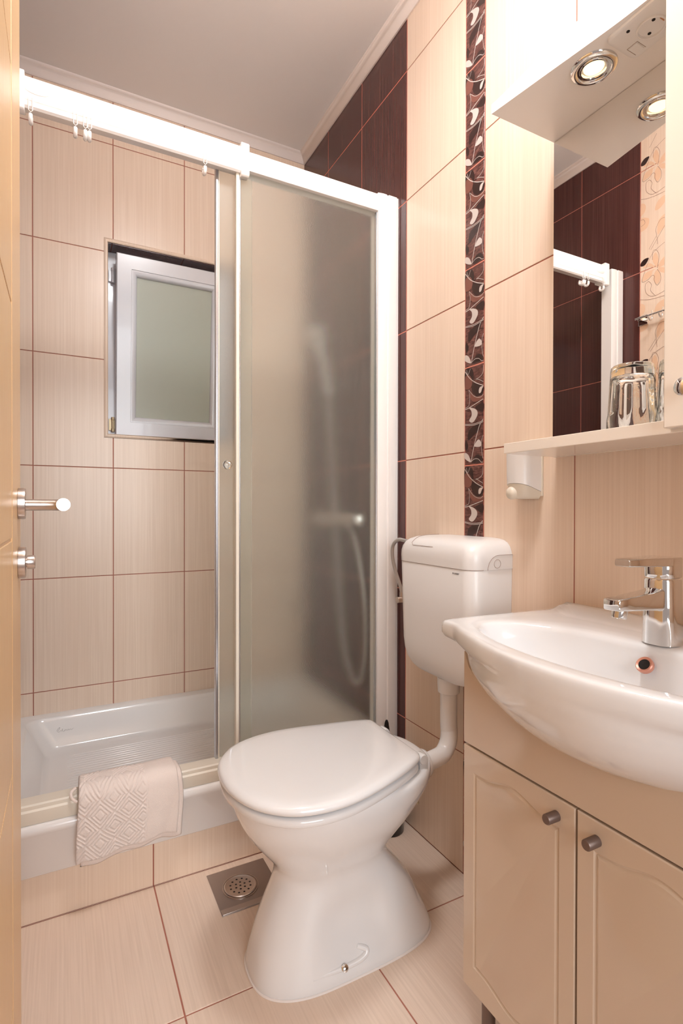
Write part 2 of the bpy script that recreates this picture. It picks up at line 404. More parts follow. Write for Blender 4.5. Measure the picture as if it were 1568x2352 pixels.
# trim around the recess, mitred
bm = B()
def trimseg(a, b, c, d):
    prof = [(0, 0), (0, .0035), (.3, .006), (.7, .006), (1, .002), (1, -.006)]
    rings = []
    for e0, e1 in ((a, d), (b, c)):
        rings.append([(e0[0]+(e1[0]-e0[0])*t, -h, e0[1]+(e1[1]-e0[1])*t) for t, h in prof])
    loft(bm, rings)
O = [(WX0, WZ0), (WX1, WZ0), (WX1, WZ1), (WX0, WZ1)]; I_ = [(RX0, RZ0), (RX1, RZ0), (RX1, RZ1), (RX0, RZ1)]
for i in range(4):
    j = (i+1) % 4; trimseg(O[i], O[j], I_[j], I_[i])
obj('trim_1', bm, 'tile', kind='structure', smooth=True, auto=50)

# floor, apron under the tray, ceiling, coves, entrance wall
bm = B(); PF = lambda u, v, h: (u, v, -TH+h)
box(bm, XL-.08, .08, -2.6, .08, -.06, -TH, 0)
fx = [XL, -1.1195, -.7357, -.352, 0]; fy = [-2.29, -1.905, -1.513, -1.1207, -.728, 0]
for u0, u1 in zip(fx[:-1], fx[1:]):
    for v0, v1 in zip(fy[:-1], fy[1:]): tile(bm, PF, u0, u1, v0, v1, 1)
obj('floor', bm, ['grout', 'tile_floor'], kind='structure', weld=False)
bm = B(); PA = lambda u, v, h: (u, -.7265-h, v)
box(bm, XL, 0, -.7265, -.70, 0, .118, 0)
for u0, u1 in zip([XL, -.737, -.351], [-.737, -.351, 0]): tile(bm, PA, u0, u1, 0, .1185, 1)
obj('trim_2', bm, ['grout', 'tile'], kind='structure', weld=False)
bm = B(); box(bm, XL-.08, .08, YF-.08, .08, ZC, ZC+.06); obj('ceiling', bm, 'ceiling', kind='structure')
def cove(name, a, b, nx, ny):
    bm = B(); prof = [(0, ZC-.033), (.006, ZC-.033), (.009, ZC-.027), (.012, ZC-.020), (.019, ZC-.012), (.028, ZC-.007), (.034, ZC-.005), (.036, ZC), (0, ZC)]
    # mitre: shift ends by the offset
    rings = []
    for (x, y), s in ((a, 1), (b, -1)):
        dx, dy = b[0]-a[0], b[1]-a[1]; l = math.hypot(dx, dy); dx /= l; dy /= l
        rings.append([(x+nx*d+dx*d*s*.98, y+ny*d+dy*d*s*.98, z) for d, z in prof])
    loft(bm, rings); obj(name, bm, 'cove', kind='structure', smooth=True, auto=60)
cove('trim_3', (XL, 0), (0, 0), 0, -1); cove('trim_4', (0, 0), (0, YF), -1, 0); cove('trim_5', (XL, YF), (XL, 0), 1, 0)
bm = B()
box(bm, XL-.08, -1.045, YF-.08, YF, -.05, ZC); box(bm, -.22, .08, YF-.08, YF, -.05, ZC); box(bm, -1.045, -.22, YF-.08, YF, 2.05, ZC)
obj('wall_front', bm, 'tile', kind='structure')

# ------------------------------------------------------------------ ceiling lamp (out of frame, lights the room)
t = thing('ceiling_lamp', (LAMP_XY[0], LAMP_XY[1], ZC), 'round white opal ceiling lamp above the washbasin side of the room', 'lamp')
bm = B(); lathe(bm, (*LAMP_XY, ZC), (0, 0, -1), [(0, .05), (.02, .05), (.03, .018), (.06, .018)]); obj('lamp_base', bm, 'white_pl', t, True)
bm = B(); lathe(bm, (*LAMP_XY, ZC-.06), (0, 0, -1), [(0, .03), (.005, .09), (.025, .12), (.05, .125), (.075, .115), (.095, .085), (.105, .03), (.106, 0)]); obj('lamp_shade', bm, 'lampglow', t, True)
ld = bpy.data.lights.new('ceiling_light', 'AREA'); ld.shape = 'DISK'; ld.size = .26; ld.energy = LAMP_W; ld.color = (.95, .975, 1)
lo = bpy.data.objects.new('ceiling_light', ld); COL.objects.link(lo); lo.parent = t; lo.location = (0, 0, -.175)

# ------------------------------------------------------------------ window sash
bm = B(); y0, y1 = .075, .13
def frame_rect(bm, x0, x1, z0, z1, w, y0, y1, mi=0):
    box(bm, x0, x0+w, y0, y1, z0, z1, mi); box(bm, x1-w, x1, y0, y1, z0, z1, mi)
    box(bm, x0+w, x1-w, y0, y1, z0, z0+w, mi); box(bm, x0+w, x1-w, y0, y1, z1-w, z1, mi)
frame_rect(bm, RX0, RX1, RZ0, RZ1-.003, .045, y0, y1)
wf = obj('window_1', bm, 'upvc', kind='structure', bevel=.003)
SX0, SX1, SZ0, SZ1 = -.764, -.332, 1.250, 1.925
def mitred(bm, x0, x1, z0, z1, prof, y):
    """prof: (inset, dy) pairs swept round the rectangle"""
    rings = []
    for ins, dy in prof:
        rings.append([(x0+ins, y+dy, z0+ins), (x1-ins, y+dy, z0+ins), (x1-ins, y+dy, z1-ins), (x0+ins, y+dy, z1-ins)])
    n = 4; vr = [[bm.verts.new(p) for p in r] for r in rings]
    for a, b in zip(vr, vr[1:]+vr[:1]):
        for i in range(4): bm.faces.new((a[i], a[(i+1) % 4], b[(i+1) % 4], b[i]))
bm = B(); mitred(bm, SX0, SX1, SZ0, SZ1, [(0, .03), (0, -.018), (.003, -.022), (.052, -.022), (.0535, -.0195), (.055, -.0195), (.062, -.019), (.070, -.014), (.0735, -.006), (.0735, .02), (.06, .03)], 0)
ang = math.radians(4.6)
def tilt(bm):
    bmesh.ops.translate(bm, verts=bm.verts, vec=(0, 0, -SZ0))
    bmesh.ops.rotate(bm, verts=bm.verts, cent=(0, 0, 0), matrix=Matrix.Rotation(ang, 3, 'X'))
    bmesh.ops.translate(bm, verts=bm.verts, vec=(0, .062, SZ0))
tilt(bm); sash = obj('window_sash', bm, 'upvc', wf, smooth=True, auto=35)
bm = B(); box(bm, SX0+.07, SX1-.07, -.002, .006, SZ0+.07, SZ1-.07); tilt(bm); obj('window_pane', bm, 'pane', wf)
for zz in (1.86, 1.29):
    bm = B(); lathe(bm, (-.772, .060, zz-.028), (0, 0, 1), [(0, .006), (.012, .0065), (.013, .005), (.045, .005), (.046, .0065), (.056, .006)], n=16)
    box(bm, -.786, -.765, .064, .072, zz-.022, zz+.022)
    obj('hinge', bm, 'upvc' if zz > 1.5 else 'brass', wf, True)
bm = B(); box(bm, RX0-.05, RX1+.05, .40, .42, RZ0-.1, RZ1+.1); obj('wall_exterior', bm, 'night', kind='structure')

# ------------------------------------------------------------------ shower tray
TZ = .238
t = thing('shower_tray', (-.57, -.37, .0), 'low white acrylic shower tray with ribbed floor behind the towel', 'shower tray')
bm = B(); X0, X1, Y0, Y1 = XL+.002, -.002, -.748, -.002
def rr(x0, x1, y0, y1, r, z, n=8): return [(x, y, z) for x, y in rrect((x0+x1)/2, (y0+y1)/2, (x1-x0)/2, (y1-y0)/2, r, n)]
rings = [rr(X0, X1, Y0+.004, Y1, .004, .1185), rr(X0, X1, Y0, Y1, .004, .122), rr(X0, X1, Y0, Y1, .004, .212), rr(X0, X1, Y0-.004, Y1, .005, .216), rr(X0, X1, Y0-.006, Y1, .006, .226), rr(X0, X1, Y0-.003, Y1, .006, .235), rr(X0, X1, Y0+.004, Y1, .006, TZ+.001)]
rings += [rr(X0+.08, X1-.055, -.672, -.040, .05, TZ), rr(X0+.085, X1-.06, -.668, -.044, .05, TZ-.003), rr(X0+.092, X1-.066, -.662, -.050, .05, TZ-.014)]
rings += [rr(X0+.135, X1-.10, -.63, -.085, .045, .150), rr(X0+.142, X1-.106, -.622, -.093, .045, .141), rr(X0+.155, X1-.12, -.61, -.106, .04, .137)]
loft(bm, rings, True, True)
obj('basin', bm, 'acrylic', t, True, auto=70)
bm = B()   # ribs on the tray floor
for i in range(26):
    yy = -.565+i*.0165
    tube(bm, [(-.93, yy, .1350), (-.915, yy, .1358), (-.20, yy, .1358), (-.185, yy, .1350)], .0030, 10)
obj('ribbed_floor', bm, 'acrylic', t, True)
bm = B()   # worn maker's script on the back slope
def onslope(x, s): # s metres up the slope
    zz = .19+s*.86; yy = -.050-(TZ-.014-zz)/(TZ-.014-.150)*.035
    return (x, yy-.0004, zz)
scr = [(0, .004), (.004, .012), (.010, .016), (.008, .010), (.003, .003), (.007, .0), (.012, .005), (.015, .002), (.018, .010), (.018, .003), (.022, .0), (.026, .006), (.024, .001), (.029, .005), (.032, .001), (.036, .006), (.038, .001), (.042, .005), (.046, .002), (.052, .006)]
tube(bm, spline([onslope(-.962+a, b) for a, b in scr], 4), .0007, 6)
obj('maker_mark', bm, 'faint_ink', t, True)

# ------------------------------------------------------------------ shower enclosure
YP0, YP1 = -.742, -.700
t = thing('shower_enclosure', (-.57, -.72, TZ), 'white framed sliding shower enclosure with rippled glass panels', 'shower enclosure')
def xprof(bm, pts, x0, x1): loft(bm, [[(x0, y, z) for y, z in pts], [(x1, y, z) for y, z in pts]])
bm = B(); xprof(bm, [(-.742, 1.893), (-.742, 1.943), (-.738, 1.947), (-.70, 1.947), (-.70, 1.893)], -.52, -.07)
obj('top_rail', bm, 'rail', t, bevel=.0015)
bm = B(); xprof(bm, [(-.742, 1.880), (-.747, 1.884), (-.748, 1.8935), (-.7455, 1.8945), (-.7455, 1.8960), (-.748, 1.897), (-.748, 1.9025), (-.7465, 1.9035), (-.746, 1.949), (-.741, 1.953), (-.705, 1.953), (-.705, 1.892)], -1.04, -.505)
obj('outer_rail', bm, 'rail', t, smooth=True, auto=25)
for xa in (-.514, -1.040):
    bm = B(); xprof(bm, [(-.752, 1.874), (-.752, 1.957), (-.748, 1.961), (-.700, 1.961), (-.700, 1.888), (-.725, 1.873), (-.747, 1.870)], xa, xa+.023)
    obj('rail_bracket', bm, 'rail', t, bevel=.0025)
bm = B(); lathe(bm, (-.992, -.746, 1.925), (0, -1, 0), [(0, 1), (.0015, .97), (.003, .8), (.0035, 0)], n=32)
for v in bm.verts:
    r = Vector((v.co.x+.992, 0, v.co.z-1.925)); v.co.x = -.992+r.x*.027; v.co.z = 1.925+r.z*.0125
obj('oval_cap', bm, 'rail', t, True)
for nme, xa, xb in (('wall_post', -.0755, -.0015), ('wall_post', XL+.0015, -1.066)):
    bm = B(); s = 1 if xa > -.5 else -1
    pr = [(0, -.697), (0, -.7415), (.018, -.7445), (.030, -.7445), (.032, -.7415), (.036, -.7415), (.038, -.7455), (.066, -.7455), (.0685, -.742), (.074, -.742), (.074, -.697)]
    base = -.0755 if s > 0 else -1.066
    pts = [(base+s*a, y) for a, y in pr]
    loft(bm, [[(x, y, .240) for x, y in pts], [(x, y, 1.949) for x, y in pts]])
    obj(nme, bm, 'rail', t, smooth=True, auto=25)
bm = B(); xprof(bm, [(-.744, .240), (-.746, .246), (-.746, .270), (-.742, .274), (-.742, .282), (-.738, .285), (-.700, .285), (-.700, .240)], -1.066, -.0755)
obj('bottom_rail', bm, 'cream_pl', t, smooth=True, auto=25)
def panel(name, x0, x1, y, strips):
    bm = B(); box(bm, x0, x1, y-.002, y+.002, .283, 1.90)
    g = obj(name, bm, 'shower_glass', t)
    for nm_, xs, w, mt in strips:
        bm = B(); box(bm, xs, xs+w, y-.008, y+.008, .283, 1.90); obj(nm_, bm, mt, g, bevel=.0015)
    return g
pa = panel('sliding_panel', -.566, -.470, -.705, [('edge_profile', -.5735, .0075, 'alu'), ('edge_trim', -.566, .003, 'cream_pl')])
panel('fixed_panel', -.512, -.074, -.728, [('edge_profile', -.5235, .009, 'cream_pl'), ('edge_seal', -.5145, .0035, 'alu'), ('edge_seal', -.0775, .002, 'alu')])
bm = B(); lathe(bm, (-.5445, -.7075, 1.088), (0, -1, 0), [(0, .006), (.008, .006), (.010, .010), (.014, .0125), (.020, .0125), (.024, .010), (.026, .005), (.0265, 0)], n=24)
obj('glass_knob', bm, 'clear', pa, True)

# curtain hooks hanging from the rail
def make_hook():
    t = thing('curtain_hook', (-.914, -.750, 1.862), '', 'curtain hook', 'white plastic curtain hooks on the shower rail')
    bm = B(); tube(bm, [(-.914-.004, -.7505, 1.905), (-.914-.004, -.7505, 1.872), (-.914, -.7505, 1.868), (-.914+.004, -.7505, 1.872), (-.914+.004, -.7505, 1.905)], .0009, 8)
    obj('clip_wire', bm, 'rail', t, True)
    bm = B(); c = (-.914, -.742, 1.858); pts = [(c[0], c[1]+.009*math.cos(a), c[2]+.009*math.sin(a)) for a in [math.radians(q) for q in range(150, 415, 12)]]
    tube(bm, pts, [.0045]*len(pts), 10); obj('hook', bm, 'rail', t, True)
    return t
h0 = make_hook()
labs = ['lone curtain hook beside the left rail bracket, near the door', 'curtain hook left of the close pair on the shower rail', 'left curtain hook of the close pair on the shower rail', 'right curtain hook of the close pair on the shower rail', 'lone curtain hook near the middle bracket, left of the glass']
for i, x in enumerate((-1.005, -.914, -.893, -.884, -.611)):
    o = h0 if i == 1 else None
    if o is None:
        o = h0.copy(); COL.objects.link(o)
        for ch in list(h0.children): c = ch.copy(); COL.objects.link(c); c.parent = o
    o.location.x = x; o['label'] = labs[i]

# ------------------------------------------------------------------ shower fittings seen through the glass
t = thing('shower_mixer', (-.003, -.42, .93), 'chrome shower mixer with looping hose behind the rippled glass', 'shower mixer')
bm = B(); tube(bm, [(-.05, -.29, .93), (-.05, -.58, .93)], .028, 20)
for y in (-.35, -.49): tube(bm, [(-.003, y, .93), (-.05, y, .93)], .016, 16)
obj('mixer_body', bm, 'alu', t, True)
for y in (-.285, -.585):
    bm = B(); lathe(bm, (-.05, y, .93), (0, 1 if y > -.4 else -1, 0), [(0, .024), (.03, .026), (.034, .02), (.035, 0)]); obj('knob', bm, 'chrome', t, True)
bm = B(); tube(bm, spline([(-.05, -.46, .91), (-.06, -.54, .90), (-.065, -.60, .82), (-.06, -.635, .66), (-.06, -.64, .48), (-.06, -.60, .385), (-.06, -.54, .40), (-.055, -.47, .52), (-.045, -.40, .85), (-.045, -.36, 1.15), (-.05, -.345, 1.41)], 8), .0075, 12)
obj('shower_hose', bm, 'hose', t, True)
t = thing('hand_shower', (-.003, -.36, 1.46), 'chrome hand shower on its wall bracket behind the rippled glass', 'hand shower')
bm = B(); tube(bm, [(-.003, -.345, 1.44), (-.05, -.345, 1.44)], .014, 16); obj('bracket', bm, 'chrome', t, True)
bm = B(); tube(bm, [(-.05, -.345, 1.40), (-.07, -.345, 1.52), (-.10, -.35, 1.60)], [.011, .013, .016], 16); obj('handle', bm, 'white_pl', t, True)
bm = B(); lathe(bm, (-.10, -.35, 1.615), (-.8, -.1, -.6), [(-.02, .02), (0, .04), (.012, .043), (.018, .04)]); obj('spray_head', bm, 'white_pl', t, True)

# ------------------------------------------------------------------ towel
def towel():
    t = thing('hand_towel', (-.80, -.745, .20), 'pale pink terry towel with diamond relief draped over the shower tray rim', 'towel')
    def layer(xa, xb, off, thick, zend, relief, phase, n=170, m=190):
        # path over the rail (y,z)
        base = [(-.692, .205), (-.690, .262), (-.6925, .286), (-.702, .2935), (-.722, .2945), (-.742, .2930), (-.752, .285), (-.7565, .262), (-.759, .235), (-.7600, .20), (-.7605, .17), (-.7590, .140)]
        pp = spline([(0, y, z) for y, z in base], 16)
        d = [0]
        for a, b in zip(pp[:-1], pp[1:]): d.append(d[-1]+(b-a).length)
        Lt = d[-1]
        def at(s):
            s = s*Lt
            for i in range(len(d)-1):
                if d[i+1] >= s: break
            f = (s-d[i])/max(d[i+1]-d[i], 1e-9); p = pp[i].lerp(pp[i+1], f); tn = (pp[i+1]-pp[i]).normalized()
            return p, Vector((0, -tn.z, tn.y)) if False else Vector((0, tn.z, -tn.y))
        cache = [at(j/(m-1)) for j in range(m)]
        bm = B(); outer, inner = [], []
        for j in range(m):
            p, nrm = cache[j]
            if nrm.dot(Vector((0, -1, 0))*1 + Vector((0, 0, 1))*.3) < 0 and j > m//2: nrm = -nrm
            if j <= m//2 and nrm.z < 0 and p.z > .25: nrm = -nrm
            ro, ri = [], []
            s = j/(m-1)
            for i in range(n):
                u = i/(n-1)
                x = xa+(xb-xa)*u + .004*math.sin(s*5+phase)*(1-u) + .003*math.sin(9*s+2)*u
                # hem lower on the left, gently waved
                zdrop = (s**3)*(zend + (-.020*(1-u)) + .003*math.sin(u*17+phase))
                wav = .0035*math.sin(u*7+phase)*s + .002*math.sin(u*15+s*6)*s
                h = 0
                if relief:
                    uu = u
                    if uu < .665:
                        L = .064; a = (x+(s*Lt))/L; b = (x-(s*Lt))/L
                        fa = abs((a % 1)-.5)*2; fb = abs((b % 1)-.5)*2; mm = max(fa, fb)
                        groove = 0
                        for c in (.97, .70, .40): groove = max(groove, math.exp(-((mm-c)/.055)**2))
                        h = .0013-.0034*groove
                        if uu > .645: h *= max(0, (.665-uu)/.02)
                    elif uu < .69: h = -.001*math.exp(-((uu-.675)/.004)**2)
                    h += .0004*math.sin(i*1.7+j*2.3)
                edge = min(1, min(u, 1-u)/.03, (1-s)/.03 if s > .5 else 1); rnd = math.sqrt(max(0, 1-(1-edge)**2))
                o = Vector((x, p.y, p.z+zdrop)) + nrm*(off + (thick/2+h)*rnd + wav*.5) + Vector((0, -abs(wav), 0))
                q = Vector((x, p.y, p.z+zdrop)) + nrm*(off - thick/2*rnd + wav*.5) + Vector((0, -abs(wav), 0))
                ro.append(bm.verts.new(o)); ri.append(bm.verts.new(q))
            outer.append(ro); inner.append(ri)
        for j in range(m-1):
            for i in range(n-1):
                bm.faces.new((outer[j][i], outer[j][i+1], outer[j+1][i+1], outer[j+1][i]))
                bm.faces.new((inner[j][i], inner[j+1][i], inner[j+1][i+1], inner[j][i+1]))
        for j in range(m-1):
            bm.faces.new((outer[j][0], outer[j+1][0], inner[j+1][0], inner[j][0])); bm.faces.new((outer[j][-1], inner[j][-1], inner[j+1][-1], outer[j+1][-1]))
        for i in range(n-1):
            bm.faces.new((outer[0][i], inner[0][i], inner[0][i+1], outer[0][i+1])); bm.faces.new((outer[-1][i], outer[-1][i+1], inner[-1][i+1], inner[-1][i]))
        return bm
    obj('folded_layer', layer(-.906, -.672, .0035, .007, .003, False, 1.2, 70, 90), 'terry', t, True, auto=180)
    obj('outer_layer', layer(-.912, -.684, .0125, .0095, .017, True, 0), 'terry', t, True, auto=180)
    bm = B(); tube(bm, spline([(-.915, -.742, .303), (-.925, -.748, .296), (-.922, -.754, .284), (-.912, -.758, .276)], 6), .0035, 8); obj('hanging_loop', bm, 'terry', t, True)
towel()

# ------------------------------------------------------------------ floor drain
t = thing('floor_drain', (-.53, -.832, 0), 'square brushed steel floor drain with a round perforated grate', 'drain')
bm = B(); box(bm, -.608, -.452, -.912, -.754, -.001, .0016); obj('drain_plate', bm, 'drain', t, bevel=.0006)
bm = B(); box(bm, -.606, -.454, -.910, -.893, .001, .0028); obj('drain_lip', bm, 'steel', t, bevel=.0006)
bm = B(); c = (-.540, -.833)
lathe(bm, (*c, .001), (0, 0, 1), [(0, .0455), (.0022, .0455), (.0022, .0435), (-.0004, .0430), (-.0004, .0415), (.0030, .0410), (.0042, .039), (.0036, .0365), (.0028, .035), (.0028, 0)], n=64)
for rr_, nn, ph in ((0, 1, 0), (.0125, 6, .3), (.0255, 12, .1)):
    for k in range(nn):
        a = 2*PI*k/nn+ph; lathe(bm, (c[0]+rr_*math.cos(a), c[1]+rr_*math.sin(a), .0036), (0, 0, 1), [(0, .0027), (.0003, .0027)], n=14, mi=1)
obj('perforated_grate', bm, ['steel', 'hole'], t, True, auto=30, weld=False)

# ------------------------------------------------------------------ toilet
TY = -1.095
def egg(xf, xb, hw, z, yc=TY, n=72, wide=.42, p=2.15):
    out = []
    L = xb-xf; xc = xf+L*wide
    for k in range(n):
        a = 2*PI*k/n; ca, sa = math.cos(a), math.sin(a)
        ax = (xc-xf) if ca < 0 else (xb-xc)
        pp = p if ca < 0 else p+(.9 if z < .2 else .25)
        x = xc+ax*math.copysign(abs(ca)**(2/pp), ca); y = yc+hw*math.copysign(abs(sa)**(2/pp), sa)
        out.append((x, y, z))
    return out
t = thing('toilet', (-.42, TY, 0), 'white ceramic floor-standing toilet with closed lid', 'toilet')
bm = B()
S = [(0.0005, -.600, -.175, .106, .40, 2.7), (.001, -.6005, -.1745, .1065, .40, 2.7), (.004, -.601, -.174, .107, .40, 2.7), (.012, -.601, -.174, .107, .40, 2.7), (.02, -.599, -.176, .1055, .40, 2.7), (.05, -.592, -.190, .103, .42, 2.6), (.09, -.582, -.210, .0985, .44, 2.4), (.13, -.568, -.228, .0925, .46, 2.3),
     (.165, -.551, -.260, .088, .48, 2.2), (.192, -.541, -.284, .087, .48, 2.1), (.215, -.543, -.290, .092, .47, 2.1), (.24, -.562, -.272, .104, .46, 2.1), (.27, -.588, -.245, .120, .46, 2.1), (.30, -.609, -.219, .137, .47, 2.1),
     (.335, -.626, -.196, .154, .46, 2.1), (.365, -.636, -.178, .165, .46, 2.1), (.385, -.640, -.177, .167, .46, 2.1), (.394, -.637, -.180, .165, .46, 2.1), (.398, -.628, -.188, .157, .46, 2.1), (.3985, -.620, -.196, .150, .46, 2.1)]
rings = [egg(a, b, h, z, wide=w, p=p) for z, a, b, h, w, p in S]
# recessed flank with a ledge at the foot
new = []
for r in rings:
    rr2 = []
    for x, y, z in r:
        side = -1 if y < TY else 1
        f = math.exp(-((x+.40)/.075)**4)*min(1, abs(y-TY)/.06)
        g = 0
        if .03 < z < .17: g = math.sin((z-.03)/.14*PI)**.7
        rr2.append((x, y-side*f*g*.024, z))
    new.append(rr2)
loft(bm, new)
obj('toilet_bowl', bm, 'ceramic', t, True, auto=75, subsurf=1)
bm = B(); lathe(bm, (-.432, TY-.1035, .030), (0, -.75, .66), [(0, .0075), (.002, .0075), (.004, .005), (.0045, .0)], n=20); obj('floor_bolt', bm, 'chrome', t, True)
bm = B(); tube(bm, spline([(-.50, TY-.094, .028), (-.42, TY-.0985, .027), (-.385, TY-.0985, .032), (-.376, TY-.094, .041), (-.395, TY-.086, .050)], 6), .0065, 12); obj('bolt_ledge', bm, 'ceramic', t, True)
bm = B(); r_ = egg(-.6015, -.1735, .1075, 0, wide=.40, p=2.7); tube(bm, [(x, y, .0012) for x, y, z in r_]+[(r_[0][0], r_[0][1], .0012)], .0026, 8); obj('silicone_bead', bm, 'silicone', t, True)
bm = B(); lathe(bm, (-.168, TY, .345), (1, 0, .12), [(-.02, .034), (.01, .034), (.016, .031), (.017, .02)]); obj('inlet_collar', bm, 'ceramic', t, True)
bm = B(); tube(bm, [(-.222, TY-.045, .312), (-.214, TY-.052, .286)], .004, 10); obj('bolt', bm, 'brass', t, True)
# seat and lid share one outline, turned a little on the hinges
LW = [(0, .100), (.012, .112), (.05, .128), (.11, .147), (.18, .166), (.24, .175), (.30, .170), (.35, .150), (.388, .112), (.410, .065), (.419, 0)]
def lid_outline(ins=0, sshift=0):
    half = [(s, w) for s, w in LW]
    pts = [(s, w) for s, w in half]+[(s, -w) for s, w in reversed(half[:-1])]
    q = spline([(a, b, 0) for a, b in pts], 8, False)
    # straight back edge
    c0 = Vector((.22, 0, 0)); out = []
    for p in q:
        d = p-c0; l = d.length; d = d*(1-ins/l)
        q2 = c0+d
        k2 = max(0, 1-q2.x/.12); q2.x += (.014 if q2.y > 0 else -.005)*k2*min(1, abs(q2.y)/.1)
        out.append(q2)
    bx, by = -.246, -1.104; ca, sa = -.9965, -.0832
    return [(bx+p.x*ca-p.y*sa, by+p.x*sa+p.y*ca) for p in out]
def lidrings(spec): return [[(x, y, z) for x, y in lid_outline(i)] for i, z in spec]
bm = B(); loft(bm, lidrings([(.014, .3985), (.006, .3995), (.003, .402), (.003, .4105), (.006, .414), (.016, .4145)])); obj('toilet_seat', bm, 'ceramic', t, True, auto=60)
bm = B(); loft(bm, lidrings([(.016, .4205), (.004, .4215), (0, .4245), (-.001, .429), (.001, .4335), (.005, .437), (.012, .4395), (.03, .4412), (.08, .4425), (.15, .443)])); obj('toilet_lid', bm, 'ceramic', t, True, auto=60)
for yy in (-1.04, -1.195):
    bm = B(); lathe(bm, (-.240, yy-.012, .418), (0, 1, 0), [(0, .010), (.002, .011), (.022, .011), (.024, .010)], n=24); box(bm, -.250, -.228, yy-.010, yy+.010, .396, .418); obj('lid_hinge', bm, 'ceramic', t, True, auto=35)
bm = B(); lathe(bm, (-.640, -1.15, .4225), (0, 0, 1), [(0, .006), (.002, .006), (.003, .004)], n=16); obj('lid_bumper', bm, 'white_pl', t, True)

# ------------------------------------------------------------------ cistern and flush pipe
CY = -1.0765; CW = .1515
t = thing('cistern', (-.06, CY, .54), 'white plastic wall-hung cistern with flush plate above the toilet', 'cistern')
def tank_ring(z, hw, xf, r, n=10):
    # rounded on the room side only, flat against the wall (x = -.002)
    out = [(-.002, CY+hw, z), (-.002, CY-hw, z)]
    for k in range(n+1):
        a = math.radians(90*k/n); out.append((xf+r-r*math.sin(a), CY-hw+r-r*math.cos(a), z))
    for k in range(n+1):
        a = math.radians(90*k/n); out.append((xf+r-r*math.cos(a), CY+hw-r+r*math.sin(a), z))
    return out
bm = B()
rings = [tank_ring(*q) for q in ((.538, .070, -.085, .03), (.540, .085, -.095, .034), (.546, .105, -.104, .034), (.556, .122, -.110, .034), (.572, .1365, -.115, .034), (.592, .1445, -.118, .034), (.62, .148, -.120, .034), (.70, .1495, -.122, .034), (.826, .1515, -.125, .034), (.8285, .1505, -.124, .034))]
loft(bm, rings); obj('cistern_body', bm, 'white_pl', t, True, auto=60)
LIDP = [(.829, .1520, -.1262), (.845, .1525, -.1268), (.858, .1520, -.1262), (.870, .1495, -.1235), (.881, .1445, -.1175), (.889, .137, -.108), (.8945, .126, -.096), (.8975, .110, -.080), (.899, .08, -.055)]
bm = B(); loft(bm, [tank_ring(z, hw, xf, min(.036, hw, abs(xf)-.01)) for z, hw, xf in LIDP]); obj('cistern_lid', bm, 'white_pl', t, True, auto=60)
# side cheeks: body colour rises behind the lid on the flanks, ending in a quarter curve
for s in (-1,):
    bm = B(); yy = CY+s*(CW+.0016)
    pts = [(-.002, .8285)] + [(-.002, .862)] + [(-.045, .862)] + [(-.045-.034*math.sin(a), .862-.034+.034*math.cos(a)) for a in [math.radians(q) for q in range(10, 91, 10)]]
    v0 = [bm.verts.new((x, yy, z)) for x, z in pts]; v1 = [bm.verts.new((x, yy-s*.004, z)) for x, z in pts]
    bm.faces.new(v0); bm.faces.new(v1)
    for i in range(len(pts)): bm.faces.new((v0[i], v0[(i+1) % len(pts)], v1[(i+1) % len(pts)], v1[i]))
    sh = obj('cistern_cheek', bm, 'white_pl', t)
    bm = B(); tube(bm, [(x, yy+s*.0003, z) for x, z in pts[1:]], .0006, 6); obj('seam', bm, 'seam', sh, True)
    bm = B(); n_ = 28; tube(bm, [(-.05+.010*math.cos(2*PI*k/n_), yy+s*.0003, .842+.010*math.sin(2*PI*k/n_)) for k in range(n_+1)], .0005, 6); obj('round_mark', bm, 'seam', sh, True)
bm = B(); r_ = tank_ring(.8287, .1517, -.1256, .035); tube(bm, [Vector(p) for p in r_[2:]]+[Vector(r_[0])], .0007, 6); obj('lid_seam', bm, 'seam', t, True)
# flush plate: a patch that follows the lid's own profile
bm = B()
prof = [(-.1262, .858), (-.1235, .870), (-.1175, .881), (-.108, .889), (-.096, .8945), (-.080, .8975), (-.060, .899), (-.03, .8993)]
prof = [(p.x, p.y) for p in spline([(a, b, 0) for a, b in prof], 6)]
prof = [p for p in prof if p[1] > .872]
ln = [(-prof[0][0]*-1-.0008, CY+.082, prof[0][1])]
pa_ = [(x-.0006, CY+.088, z+.0006) for x, z in prof[3:]]; pb_ = []
bot = [(prof[0][0]-.0009, CY+.080-(k/10)*.085, prof[0][1]+.0003) for k in range(11)]
path = list(reversed(pa_)) + bot + pb_
tube(bm, path, .0006, 6)
obj('flush_plate', bm, 'seam', t, True)
# maker's lettering
def text_mesh(txt, size, mat, parent, name, M4, extrude=.0002):
    cu = bpy.data.curves.new('t', 'FONT'); cu.body = txt; cu.size = size; cu.extrude = extrude
    to = bpy.data.objects.new('t', cu); COL.objects.link(to)
    bpy.context.view_layer.update()
    me = bpy.data.meshes.new_from_object(to.evaluated_get(bpy.context.evaluated_depsgraph_get()))
    bpy.data.objects.remove(to)
    b = bmesh.new(); b.from_mesh(me); bmesh.ops.transform(b, matrix=M4, verts=b.verts)
    return obj(name, b, mat, parent)
mt = Matrix(((0, 0, -1, -.1252), (-1, 0, 0, -1.166), (0, 1, 0, .8155), (0, 0, 0, 1)))
text_mesh('GEBERIT', .0050, 'ink', t, 'maker_lettering', mt)
bm = B(); box(bm, -.1254, -.1248, -1.1645, -1.161, .8155, .819); obj('maker_square', bm, 'ink', t)
PXp, PYp = -.066, -1.076
t = thing('flush_pipe', (PXp, PYp, .5), 'white bent flush pipe from cistern down to the toilet', 'pipe')
